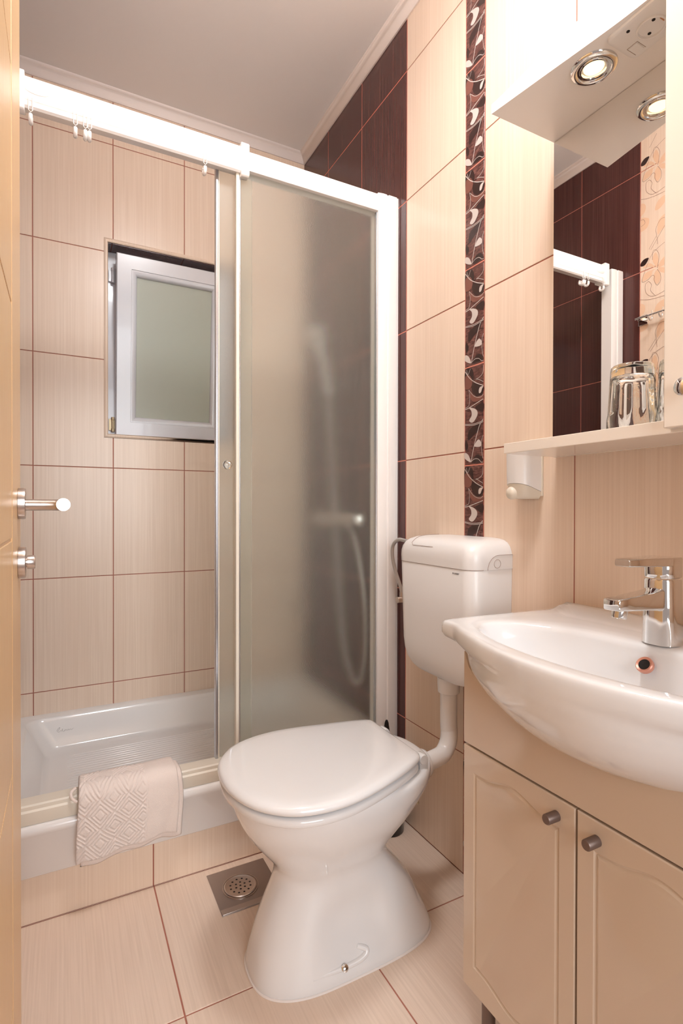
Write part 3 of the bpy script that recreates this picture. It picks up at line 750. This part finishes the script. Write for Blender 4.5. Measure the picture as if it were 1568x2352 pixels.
bm = B(); pts = [(PXp, PYp, .53), (PXp, PYp, .42), (PXp, PYp-.002, .398), (PXp-.006, PYp-.006, .376), (PXp-.020, PYp-.010, .358), (PXp-.042, PYp-.016, .350), (-.168, TY, .343)]
tube(bm, spline(pts, 6), .0215, 28); obj('pipe', bm, 'white_pl', t, True)
bm = B(); lathe(bm, (PXp, PYp, .498), (0, 0, 1), [(0, .022), (.003, .0275), (.03, .029), (.040, .029), (.0415, .026)]); obj('collar', bm, 'white_pl', t, True)

# water valve with braided hose
t = thing('angle_valve', (-.003, -.80, .692), 'chrome angle valve with braided hose left of the cistern', 'valve')
bm = B(); lathe(bm, (-.0025, -.803, .692), (-1, 0, 0), [(0, .017), (.003, .017), (.005, .008), (.022, .008)]); tube(bm, [(-.026, -.803, .69), (-.026, -.803, .715)], .007, 16); obj('valve_body', bm, 'steel', t, True)
bm = B(); lathe(bm, (-.022, -.803, .692), (-1, 0, 0), [(0, .0095), (.020, .0095), (.021, .0085), (.0211, 0)], n=24); obj('valve_handle', bm, 'steel', t, True)
bm = B(); tube(bm, spline([(-.026, -.803, .712), (-.030, -.800, .735), (-.038, -.788, .775), (-.046, -.782, .82), (-.05, -.79, .856), (-.052, -.82, .876), (-.054, -.86, .876), (-.055, -.924, .868)], 6), .0055, 12); obj('braided_hose', bm, 'hose', t, True)

# toilet brush
t = thing('toilet_brush', (-.085, -.800, 0), 'black toilet brush in its round holder behind the toilet', 'toilet brush')
bm = B(); lathe(bm, (-.070, -.800, .0005), (0, 0, 1), [(0, .044), (.004, .046), (.10, .043), (.15, .040), (.152, .036)]); obj('brush_holder', bm, 'black', t, True)
bm = B(); lathe(bm, (-.075, -.796, .150), (0, 0, 1), [(0, .020), (.05, .012), (.10, .008), (.130, .0095), (.155, .0085), (.172, .006), (.180, .003), (.181, 0)]); obj('brush_handle', bm, 'black', t, True)

# ------------------------------------------------------------------ vanity unit
VX, VY0, VY1 = -.303, -1.409, -1.881; VZ0, VZS, VZT = .118, .5485, .715
t = thing('vanity_cabinet', (-.15, -1.645, 0), 'cream lacquered vanity cabinet with two wavy-panelled doors under the washbasin', 'cabinet')
bm = B(); w = .016
box(bm, -.285, -.002, VY0-w, VY0, VZ0, VZT); box(bm, -.285, -.002, VY1, VY1+w, VZ0, VZT); box(bm, -.285, -.002, VY1+w, VY0-w, VZ0, VZ0+w); box(bm, -.012, -.002, VY1+w, VY0-w, VZ0+w, .60)
obj('cabinet_body', bm, 'lacquer', t, bevel=.001)
# fascia, cut out round the bowl
bm = B(); top = []
for k in range(0, 41):
    f = k/40; y = VY0+(VY1-VY0)*f; d = (y+1.65)/.235
    top.append((y, VZT if abs(d) > 1 else min(VZT, .70-.055*math.sqrt(max(0, 1-d*d))-.0)))
pts = [(VY1, VZS+.003), (VY0, VZS+.003)] + top
v0 = [bm.verts.new((VX, y, z)) for y, z in pts]; v1 = [bm.verts.new((-.286, y, z)) for y, z in pts]
bm.faces.new(v0); bm.faces.new(v1)
for i in range(len(pts)): bm.faces.new((v0[i], v0[(i+1) % len(pts)], v1[(i+1) % len(pts)], v1[i]))
obj('fascia', bm, 'lacquer', t, bevel=.0015)
def vdoor(ya, yb, knob_y):
    # ya > yb; groove outline with arched top and bottom
    n = 160
    def peri(c, N):
        ds = [0]
        for a, b in zip(c, c[1:]+c[:1]): ds.append(ds[-1]+math.dist(a, b))
        out = []
        for k in range(N):
            s = ds[-1]*k/N; i = 0
            while ds[i+1] < s: i += 1
            f = (s-ds[i])/(ds[i+1]-ds[i]); a, b = c[i], c[(i+1) % len(c)]
            out.append((a[0]+(b[0]-a[0])*f, a[1]+(b[1]-a[1])*f))
        return out
    z0, z1 = VZ0, VZS-.001
    def contour(e):
        m = .030; a, b = ya-m+e, yb+m-e; zt, zb = z1-.041+e, z0+.048-e; c = []
        for k in range(25):
            f = k/24; y = a+(b-a)*f; q = .5-.5*math.cos(2*PI*f); c.append((y, zt+.016*q**1.6-.004))
        for k in range(25):
            f = k/24; y = b+(a-b)*f; q = .5-.5*math.cos(2*PI*f); c.append((y, zb-.016*q**1.6))
        return c
    rect = [(ya, z1), (yb, z1), (yb, z0), (ya, z0)]
    # match rectangle corners to contour corners side by side
    def sided(c4, N4):
        out = []
        for s in range(4):
            a, b = c4[s], c4[(s+1) % 4]
            for k in range(N4): out.append((a[0]+(b[0]-a[0])*k/N4, a[1]+(b[1]-a[1])*k/N4))
        return out
    def csided(e, N4):
        c = contour(e); tp = c[:25]; bt = c[25:]; out = []
        def res(pl):
            return [((pl[int(k*(len(pl)-1)/N4)][0]*(1-(k*(len(pl)-1)/N4) % 1)+pl[min(len(pl)-1, int(k*(len(pl)-1)/N4)+1)][0]*((k*(len(pl)-1)/N4) % 1)),
                     (pl[int(k*(len(pl)-1)/N4)][1]*(1-(k*(len(pl)-1)/N4) % 1)+pl[min(len(pl)-1, int(k*(len(pl)-1)/N4)+1)][1]*((k*(len(pl)-1)/N4) % 1))) for k in range(N4)]
        out += res(tp); out += [(tp[-1][0], tp[-1][1]+(bt[0][1]-tp[-1][1])*k/N4) for k in range(N4)]
        out += res(bt); out += [(bt[-1][0], bt[-1][1]+(tp[0][1]-bt[-1][1])*k/N4) for k in range(N4)]
        return out
    N4 = 30; bm = B(); R0 = sided(rect, N4)
    c = .0015
    Rin = sided([(ya-c, z1-c), (yb+c, z1-c), (yb+c, z0+c), (ya-c, z0+c)], N4)
    rings = [[(-.286, y, z) for y, z in R0], [(VX+c, y, z) for y, z in R0], [(VX, y, z) for y, z in Rin], [(VX, y, z) for y, z in csided(.0035, N4)], [(VX+.0012, y, z) for y, z in csided(.002, N4)], [(VX+.0022, y, z) for y, z in csided(0, N4)], [(VX+.0012, y, z) for y, z in csided(-.002, N4)], [(VX, y, z) for y, z in csided(-.0045, N4)]]
    loft(bm, rings)
    d = obj('cabinet_door', bm, 'lacquer', t, True, auto=25)
    bm = B(); lathe(bm, (VX+.001, knob_y, .5215), (-1, 0, 0), [(0, .0065), (.001, .0075), (.022, .0075), (.0235, .0065), (.0236, 0)], n=28)
    obj('knob', bm, 'taupe', d, True, auto=40)
vdoor(VY0, -1.6435, -1.612); vdoor(-1.6465, VY1, -1.678)
for x, y in ((-.262, VY0-.022), (-.262, VY1+.022), (-.03, VY0-.022), (-.03, VY1+.022)):
    bm = B(); lathe(bm, (x, y, .0), (0, 0, 1), [(0, .016), (.004, .018), (.014, .018), (.016, .012), (.10, .012), (.102, .018), (.118, .018)], n=24); obj('leg', bm, 'taupe', t, True)

# ------------------------------------------------------------------ washbasin
BY = -1.65; BZ = .760
t = thing('washbasin', (-.2, BY, BZ), 'white ceramic washbasin with bowed front on the vanity cabinet', 'washbasin')
outer = [(-.002, .298), (-.10, .300), (-.20, .301), (-.27, .303), (-.296, .304), (-.309, .298), (-.313, .286), (-.311, .272), (-.316, .255), (-.330, .225), (-.350, .175), (-.368, .12), (-.380, .06), (-.384, 0)]
outer = outer + [(x, -y) for x, y in reversed(outer[:-1])]
outp = [(p.x, p.y) for p in spline([(x, y, 0) for x, y in outer], 6)]
inner_ = [(-.142, 0), (-.142, .06), (-.146, .11), (-.162, .165), (-.195, .212), (-.235, .236), (-.268, .232), (-.300, .200), (-.326, .14), (-.340, .07), (-.345, 0)]
inner_ = inner_ + [(x, -y) for x, y in reversed(inner_[1:-1])]
inp = [(p.x, p.y) for p in spline([(x, y, 0) for x, y in inner_], 8, True)]
hull = [(-.03, 0), (-.03, .12), (-.06, .20), (-.12, .245), (-.20, .264), (-.27, .252), (-.32, .212), (-.355, .14), (-.377, .07), (-.383, 0)]
hull = hull + [(x, -y) for x, y in reversed(hull[1:-1])]
hup = [(p.x, p.y) for p in spline([(x, y, 0) for x, y in hull], 8, True)]
c0 = (-.235, 0.0); NR = 240
RO, RI, RH = ring_radial(outp, c0, NR), ring_radial(inp, c0, NR), ring_radial(hup, c0, NR)
def lerp(a, b, f): return [(p[0]+(q[0]-p[0])*f, p[1]+(q[1]-p[1])*f) for p, q in zip(a, b)]
def scl(a, f, c=c0): return [(c[0]+(p[0]-c[0])*f, c[1]+(p[1]-c[1])*f) for p in a]
def ss(t): t = min(1, max(0, t)); return t*t*(3-2*t)
def up(x, y): # raised back edge
    return .017*ss((x+.055)/.035)*ss((.285-abs(y))/.03)
def lay(r, z, deck=False): return [(x, BY+y, z+(up(x, y) if deck else 0)) for x, y in r]
rings = []
for f, z in ((.02, .652), (.15, .6522), (.35, .655), (.55, .661), (.70, .671), (.80, .684), (.87, .700), (.92, .717), (.96, .735), (.985, .748)): rings.append(lay(scl(RI, f), z))
for f, z in ((0, .7545), (.04, .7580), (.10, .7600), (.25, .7612), (.45, .7615), (.65, .7615), (.80, .7612), (.90, .7600), (.955, .7575), (.985, .7535)): rings.append(lay(lerp(RI, RO, f), z, True))
rings += [lay(RO, .747, True), lay(RO, .738), lay(lerp(RO, RH, .10), .733), lay(lerp(RO, RH, .35), .729), lay(lerp(RO, RH, .70), .725), lay(lerp(RO, RH, .95), .720), lay(scl(RH, .998, (-.21, 0)), .713)]
for f, z in ((.990, .704), (.968, .691), (.928, .677), (.87, .662), (.79, .647), (.70, .634), (.58, .622), (.42, .612), (.22, .606), (.03, .604)): rings.append(lay(scl(RH, f, (-.21, 0)), z))
bm = B(); loft(bm, rings)
obj('basin_body', bm, 'ceramic', t, True, auto=180)
bm = B(); od = Vector((-.80, 0, .60)).normalized(); oc = Vector((-.1565, BY, .732))
lathe(bm, oc-od*.004, od, [(0, .0125), (.006, .0130), (.0075, .0115), (.0065, .0085), (.001, .0078)], n=32); orr = obj('overflow_ring', bm, 'rust', t, True)
bm = B(); lathe(bm, oc-od*.002, od, [(0, .0082), (.005, .0080)], n=24); obj('overflow_hole', bm, 'hole', orr)
bm = B(); lathe(bm, (-.235, BY, .6525), (0, 0, 1), [(0, .022), (.003, .021), (.0035, .014), (.001, .012), (.001, 0)], n=32); obj('drain_ring', bm, 'chrome', t, True)

# ------------------------------------------------------------------ faucet
FX = -.112; FZ = .7612
t = thing('basin_faucet', (FX, BY, FZ), 'chrome single-lever mixer tap on the washbasin', 'faucet')
def rrz(x0, x1, hy, r, z, n=8): return [(x, BY+y, z) for x, y in rrect((x0+x1)/2, 0, (x1-x0)/2, hy, r, n)]
bm = B()
loft(bm, [rrz(FX-.026, FX+.026, .0265, .021, FZ), rrz(FX-.026, FX+.026, .0265, .021, FZ+.002), rrz(FX-.0255, FX+.0245, .025, .020, FZ+.05), rrz(FX-.025, FX+.0235, .024, .020, FZ+.098), rrz(FX-.024, FX+.0225, .023, .019, FZ+.1005)])
obj('faucet_body', bm, 'chrome', t, True, auto=60)
bm = B()
def yz(x, hy, z0, z1, r=.003, n=4):
    return [(x, BY+a, b) for a, b in rrect(0, (z0+z1)/2, hy, (z1-z0)/2, r, n)]
loft(bm, [yz(FX, .016, FZ+.050, FZ+.090, .008), yz(FX-.022, .016, FZ+.052, FZ+.088, .007), yz(FX-.030, .0155, FZ+.054, FZ+.0845, .005), yz(FX-.05, .0148, FZ+.0565, FZ+.0825), yz(FX-.09, .0142, FZ+.059, FZ+.0795), yz(FX-.122, .0138, FZ+.0605, FZ+.0775), yz(FX-.124, .0125, FZ+.0618, FZ+.0762, .003)])
obj('spout', bm, 'chrome', t, True, auto=50)
bm = B(); lathe(bm, (FX-.103, BY, FZ+.064), (-.25, 0, -1), [(0, .0105), (.014, .0105), (.0165, .0098), (.0168, .0075), (.013, .0072), (.013, 0)], n=28); obj('aerator', bm, 'chrome', t, True, auto=40)
bm = B()
loft(bm, [rrz(FX-.0245, FX+.0225, .0225, .018, FZ+.1025), rrz(FX-.0255, FX+.0245, .024, .020, FZ+.1045), rrz(FX-.0255, FX+.0245, .024, .020, FZ+.132), rrz(FX-.0245, FX+.0235, .023, .019, FZ+.1335)])
obj('lever_head', bm, 'chrome', t, True, auto=60)
bm = B()
loft(bm, [yz(FX+.01, .0235, FZ+.1215, FZ+.1345, .002), yz(FX-.02, .0225, FZ+.1215, FZ+.1345, .002), yz(FX-.06, .0165, FZ+.1225, FZ+.1345, .002), yz(FX-.098, .0125, FZ+.1235, FZ+.1345, .002), yz(FX-.1, .0115, FZ+.1245, FZ+.1335, .002)])
obj('lever', bm, 'chrome', t, True, auto=50)
bm = B(); tube(bm, [(FX+.040, BY, FZ-.0), (FX+.040, BY, FZ+.05)], .0016, 10); lathe(bm, (FX+.040, BY, FZ+.05), (0, 0, 1), [(0, .0016), (.001, .0045), (.006, .0045), (.007, .003)], n=14); obj('waste_lift_rod', bm, 'chrome', t, True)

# ------------------------------------------------------------------ mirror cabinet
t = thing('mirror_cabinet', (-.08, -1.65, 1.40), 'ivory mirror cabinet with lit canopy and shelf above the washbasin', 'mirror cabinet')
ML, MR_, MS = -1.3535, -1.985, -1.684       # left end, right end, side of the cupboard
bm = B(); box(bm, -.012, -.0015, MS, ML, 1.08, 1.765); obj('back_panel', bm, 'lacquer_w', t)
bm = B(); box(bm, -.0145, -.0122, MS+.0005, ML-.001, 1.1010, 1.7485); obj('mirror', bm, 'mirror', t)
bm = B()
cf = [(-1.3535, -.190), (-1.467, -.172), (-1.546, -.159), (-1.609, -.150), (-1.668, -.146), (-1.73, -.150), (-1.79, -.159), (-1.87, -.172), (-1.970, -.190)]
cff = [(p.x, p.y) for p in spline([(a, b, 0) for a, b in cf], 6)]
def ctop(y):
    d = 1-min(1, abs(y-(-1.6617))/.308); return 1.768+.047*math.sin(d*PI/2)**1.15
lo_ = [(x, y, 1.750) for y, x in cff]+[(-.0125, cff[-1][0], 1.750), (-.0125, cff[0][0], 1.750)]
hi_ = [(x, y, ctop(y)) for y, x in cff]+[(-.0015, cff[-1][0], 1.768), (-.0015, cff[0][0], 1.768)]
loft(bm, [lo_, hi_]); can = obj('canopy', bm, 'lacquer_p', t)
bm = B(); box(bm, -.154, -.012, MS-.02, ML, 1.0805, 1.1008); obj('shelf', bm, 'lacquer_w', t, bevel=.001)
bm = B(); box(bm, -.150, -.0015, MR_+.01, MS-.0005, 1.0815, 1.7495); obj('cupboard', bm, 'lacquer_w', t, bevel=.001)
bm = B(); box(bm, -.1705, -.1545, MR_+.01, MS, 1.086, 1.7485)
dr = obj('cupboard_door', bm, 'lacquer_w', t, bevel=.002)
bm = B(); lathe(bm, (-.1700, -1.722, 1.138), (-1, 0, 0), [(0, .005), (.006, .005), (.009, .010), (.014, .013), (.020, .0125), (.023, .008), (.024, 0)], n=28); obj('knob', bm, 'chrome', dr, True)
# downlight
def downlight(x, y):
    z = 1.7502
    bm = B(); lathe(bm, (x, y, z), (0, 0, -1), [(0, .0385), (.002, .0385), (.0045, .036), (.006, .031), (.0055, .0285), (.003, .0270), (.003, .0235), (.0045, .0225), (.0045, .0205), (.002, .0195), (-.004, .0180), (-.008, .017)], n=56, cap0=False, cap1=False)
    d = obj('downlight', bm, 'chrome', t, True, auto=50)
    bm = B(); lathe(bm, (x, y, z-.0004), (0, 0, -1), [(-.004, .0168), (0, .0172), (.0012, .0165), (.0022, .012), (.0026, 0)], n=32, cap0=False); obj('bulb', bm, 'bulb', d, True)
    ld = bpy.data.lights.new('downlight_light', 'SPOT'); ld.energy = SPOT_W; ld.spot_size = math.radians(100); ld.spot_blend = .7; ld.shadow_soft_size = .015; ld.color = (1, .80, .58)
    lo = bpy.data.objects.new('downlight_light', ld); COL.objects.link(lo); lo.parent = d; lo.location = Vector((x, y, z-.006))-worldpos(t)
downlight(-.109, -1.521)
# power socket under the canopy
bm = B(); z = 1.7498
sx, sy = -.104, -1.612
rs = [[(x, y, zz) for x, y in rrect(sx, sy, .0385-i, .046-i, .012)] for i, zz in ((0, z), (.0008, z-.004), (.003, z-.0052))]
loft(bm, rs)
so = obj('power_socket', bm, 'white_pl', t, True, auto=50)
bm = B(); lathe(bm, (-.103, -1.621, z-.0050), (0, 0, -1), [(0, .0215), (.0030, .0215), (.0038, .0205), (.0034, .0192), (.0003, .0186), (.0003, 0)], n=40); obj('socket_well', bm, 'white_pl', so, True, auto=30)
for px, py in ((-.112, -1.630), (-.094, -1.612), (-.128, -1.598), (-.082, -1.634)):
    bm = B(); lathe(bm, (px, py, z-.0050), (0, 0, -1), [(0, .0027), (.0009, .0027)], n=14); obj('pin_hole', bm, 'hole', so)
bm = B(); box(bm, -.108, -.098, -1.6415, -1.6375, z-.0075, z-.005); obj('earth_clip', bm, 'refl', so)
bm = B(); box(bm, -.096, -.076, -1.592, -1.577, z-.0065, z-.005); obj('rocker_switch', bm, 'white_pl', so, bevel=.0006)
bm = B()
for a, b in (((-.0975, -1.5755), (-.0745, -1.5755)), ((-.0975, -1.5755), (-.0975, -1.5935)), ((-.0975, -1.5935), (-.0745, -1.5935))): tube(bm, [(a[0], a[1], z-.0053), (b[0], b[1], z-.0053)], .0004, 6)
obj('switch_seam', bm, 'seam', so)

# ------------------------------------------------------------------ glass tumblers, upside down on the shelf
def tumbler(x, y, label):
    # inverted: rim on the shelf, thick foot on top
    n = 60; bm = B(); H = .112; z0 = 1.1012
    def ring(r, z, facet): 
        out = []
        for k in range(n):
            a = 2*PI*k/n; rr_ = r
            if facet: rr_ = r*(1-.035*facet*(.5+.5*math.cos(a*10)))
            out.append((x+rr_*math.cos(a), y+rr_*math.sin(a), z0+z))
        return out
    R = [(.0385, 0, 0), (.0392, .001, 0), (.0396, .004, 0), (.0392, .022, 0), (.0378, .030, .4), (.0372, .036, 1), (.0345, .088, 1), (.0340, .096, .4), (.0335, .104, 0), (.0325, .110, 0), (.0305, H, 0), (.012, H-.001, 0)]
    I2 = [(.012, .094, 0), (.026, .0935, 0), (.0295, .090, 0), (.0305, .084, 0), (.0335, .036, 0), (.0358, .024, 0), (.0365, .006, 0), (.0375, .0005, 0)]
    rings = [ring(*q) for q in R]
    loft(bm, rings, False, True); loft(bm, [ring(*q) for q in I2], True, False)
    a = ring(*R[0]); b = ring(*I2[-1]); loft(bm, [b, a], False, False)
    o = obj('glass_tumbler', bm, 'clear', None, True, auto=50)
    tag(o, label, 'glass', 'glass tumblers on the mirror shelf')
    return o
g1 = tumbler(-.082, -1.578, 'upturned faceted glass tumbler standing fully visible on the mirror shelf')
g2 = tumbler(-.052, -1.6445, 'upturned glass tumbler partly hidden by the cupboard of the mirror cabinet')
# ------------------------------------------------------------------ soap dispenser
t = thing('soap_dispenser', (-.03, -1.288, .99), 'small white wall-mounted soap dispenser left of the mirror shelf', 'soap dispenser')
DY, DW = -1.2865, .031
def dring(z, d, hw=DW, r=.026, n=8):
    out = [(-.0065, DY+hw, z), (-.0065, DY-hw, z)]
    for k in range(n+1):
        a = math.radians(90*k/n); out.append((-d+r-r*math.sin(a), DY-hw+r-r*math.cos(a), z))
    for k in range(n+1):
        a = math.radians(90*k/n); out.append((-d+r-r*math.cos(a), DY+hw-r+r*math.sin(a), z))
    return out
bm = B(); r0 = dring(1.018, .062); r0 = [(x, y, 1.006+(-x)*.33) for x, y, z in r0]
loft(bm, [r0, dring(1.045, .063), dring(1.097, .064)]); obj('housing', bm, 'white_pl', t, True, auto=50)
bm = B(); loft(bm, [dring(1.0972, .064), dring(1.104, .063), dring(1.109, .058, .028, .024), dring(1.1115, .048, .022, .02)]); obj('dispenser_lid', bm, 'cream_pl', t, True, auto=70)
bm = B(); ra = [(x, y, 1.0055+(-x)*.33) for x, y, z in dring(1, .0605, .030)]; rb = [(x, y, .996+(-x)*.05) for x, y, z in dring(1, .055, .028, .024)]; rc = [(x, y, .992+(-x)*.0) for x, y, z in dring(1, .046, .024, .02)]
loft(bm, [ra, rb, rc]); obj('dispenser_base', bm, 'cream_pl', t, True, auto=60)
bm = B(); lathe(bm, (-.048, DY+.006, 1.006), (-.9, .1, -.15), [(0, .0145), (.010, .0145), (.015, .012), (.018, .006), (.0185, 0)], n=28); obj('push_button', bm, 'cream_pl', t, True)
bm = B(); box(bm, -.0065, -.0016, DY-DW-.002, DY+DW+.002, .998, 1.106); obj('back_plate', bm, 'cream_pl', t, bevel=.001)

# ------------------------------------------------------------------ towel hook rail on the left wall (seen in the mirror)
t = thing('hook_rail', (XL, -.95, 1.722), 'chrome hook rail on the floral tiled wall, reflected in the mirror', 'hook rail')
for y in (-.832, -1.13):
    bm = B(); box(bm, XL+.0016, XL+.007, y-.019, y+.019, 1.703, 1.741); box(bm, XL+.006, XL+.032, y-.007, y+.007, 1.716, 1.730); obj('wall_plate', bm, 'chrome', t, bevel=.001)
bm = B(); tube(bm, [(XL+.030, -.815, 1.726), (XL+.030, -1.148, 1.726)], .004, 12); obj('rail_bar', bm, 'chrome', t, True)
for y in (-.885, -.925, -.965, -1.005, -1.045, -1.085):
    bm = B(); tube(bm, spline([(XL+.030, y, 1.740), (XL+.031, y, 1.722), (XL+.034, y, 1.706), (XL+.043, y, 1.700), (XL+.052, y, 1.706), (XL+.055, y, 1.716)], 5), .003, 10); obj('hook', bm, 'chrome', t, True)

# ------------------------------------------------------------------ open door at the left edge
DX, DYE, DYH = -1.000, -1.175, -1.955
d1 = B(); box(d1, DX-.038, DX-.002, DYH, DYE, .008, 2.03)
door = obj('door_1', d1, 'wood_plain', kind='structure')
bm = B(); ST = .145
box(bm, DX-.003, DX, DYE-ST, DYE, .008, 2.03)                       # stile
sti = obj('door_stile', bm, 'wood_plain', door, bevel=.0012)
gz = [.008, .30, .6135, .927, 1.2405, 1.554, 1.8675, 2.03]
bm = B()
for a, b in zip(gz[:-1], gz[1:]): box(bm, DX-.003, DX-.0006, DYH, DYE-ST-.0012, a+.002, b-.002)
obj('door_panel', bm, 'wood', door, bevel=.001)
t = thing('door_handle', (DX, -1.218, .975), 'brushed steel lever handle with round rose on the open door', 'door handle')
bm = B(); lathe(bm, (DX+.0004, -1.218, .976), (1, 0, 0), [(0, .0235), (.006, .0235), (.009, .0230), (.0095, .0215)], n=48)
obj('rose', bm, 'steel', t, True, auto=40)
bm = B(); nk = DX+.050
tube(bm, spline([(DX+.009, -1.218, .974), (DX+.040, -1.218, .974), (nk+.004, -1.221, .974), (nk+.010, -1.230, .974), (nk+.010, -1.25, .974), (nk+.010, -1.345, .974)], 5), .0086, 24); obj('lever', bm, 'steel', t, True, auto=60)
t = thing('thumb_turn', (DX, -1.215, .887), 'round brushed steel thumb-turn lock below the door handle', 'lock')
bm = B(); lathe(bm, (DX+.0004, -1.215, .887), (1, 0, 0), [(0, .0235), (.006, .0235), (.009, .0230), (.0095, .0215)], n=48); obj('rose', bm, 'steel', t, True, auto=40)
bm = B(); lathe(bm, (DX+.009, -1.215, .887), (1, 0, 0), [(0, .0075), (.002, .0075), (.0025, .0105), (.0115, .0105), (.013, .0095), (.0132, 0)], n=32); obj('turn_knob', bm, 'steel', t, True, auto=40)
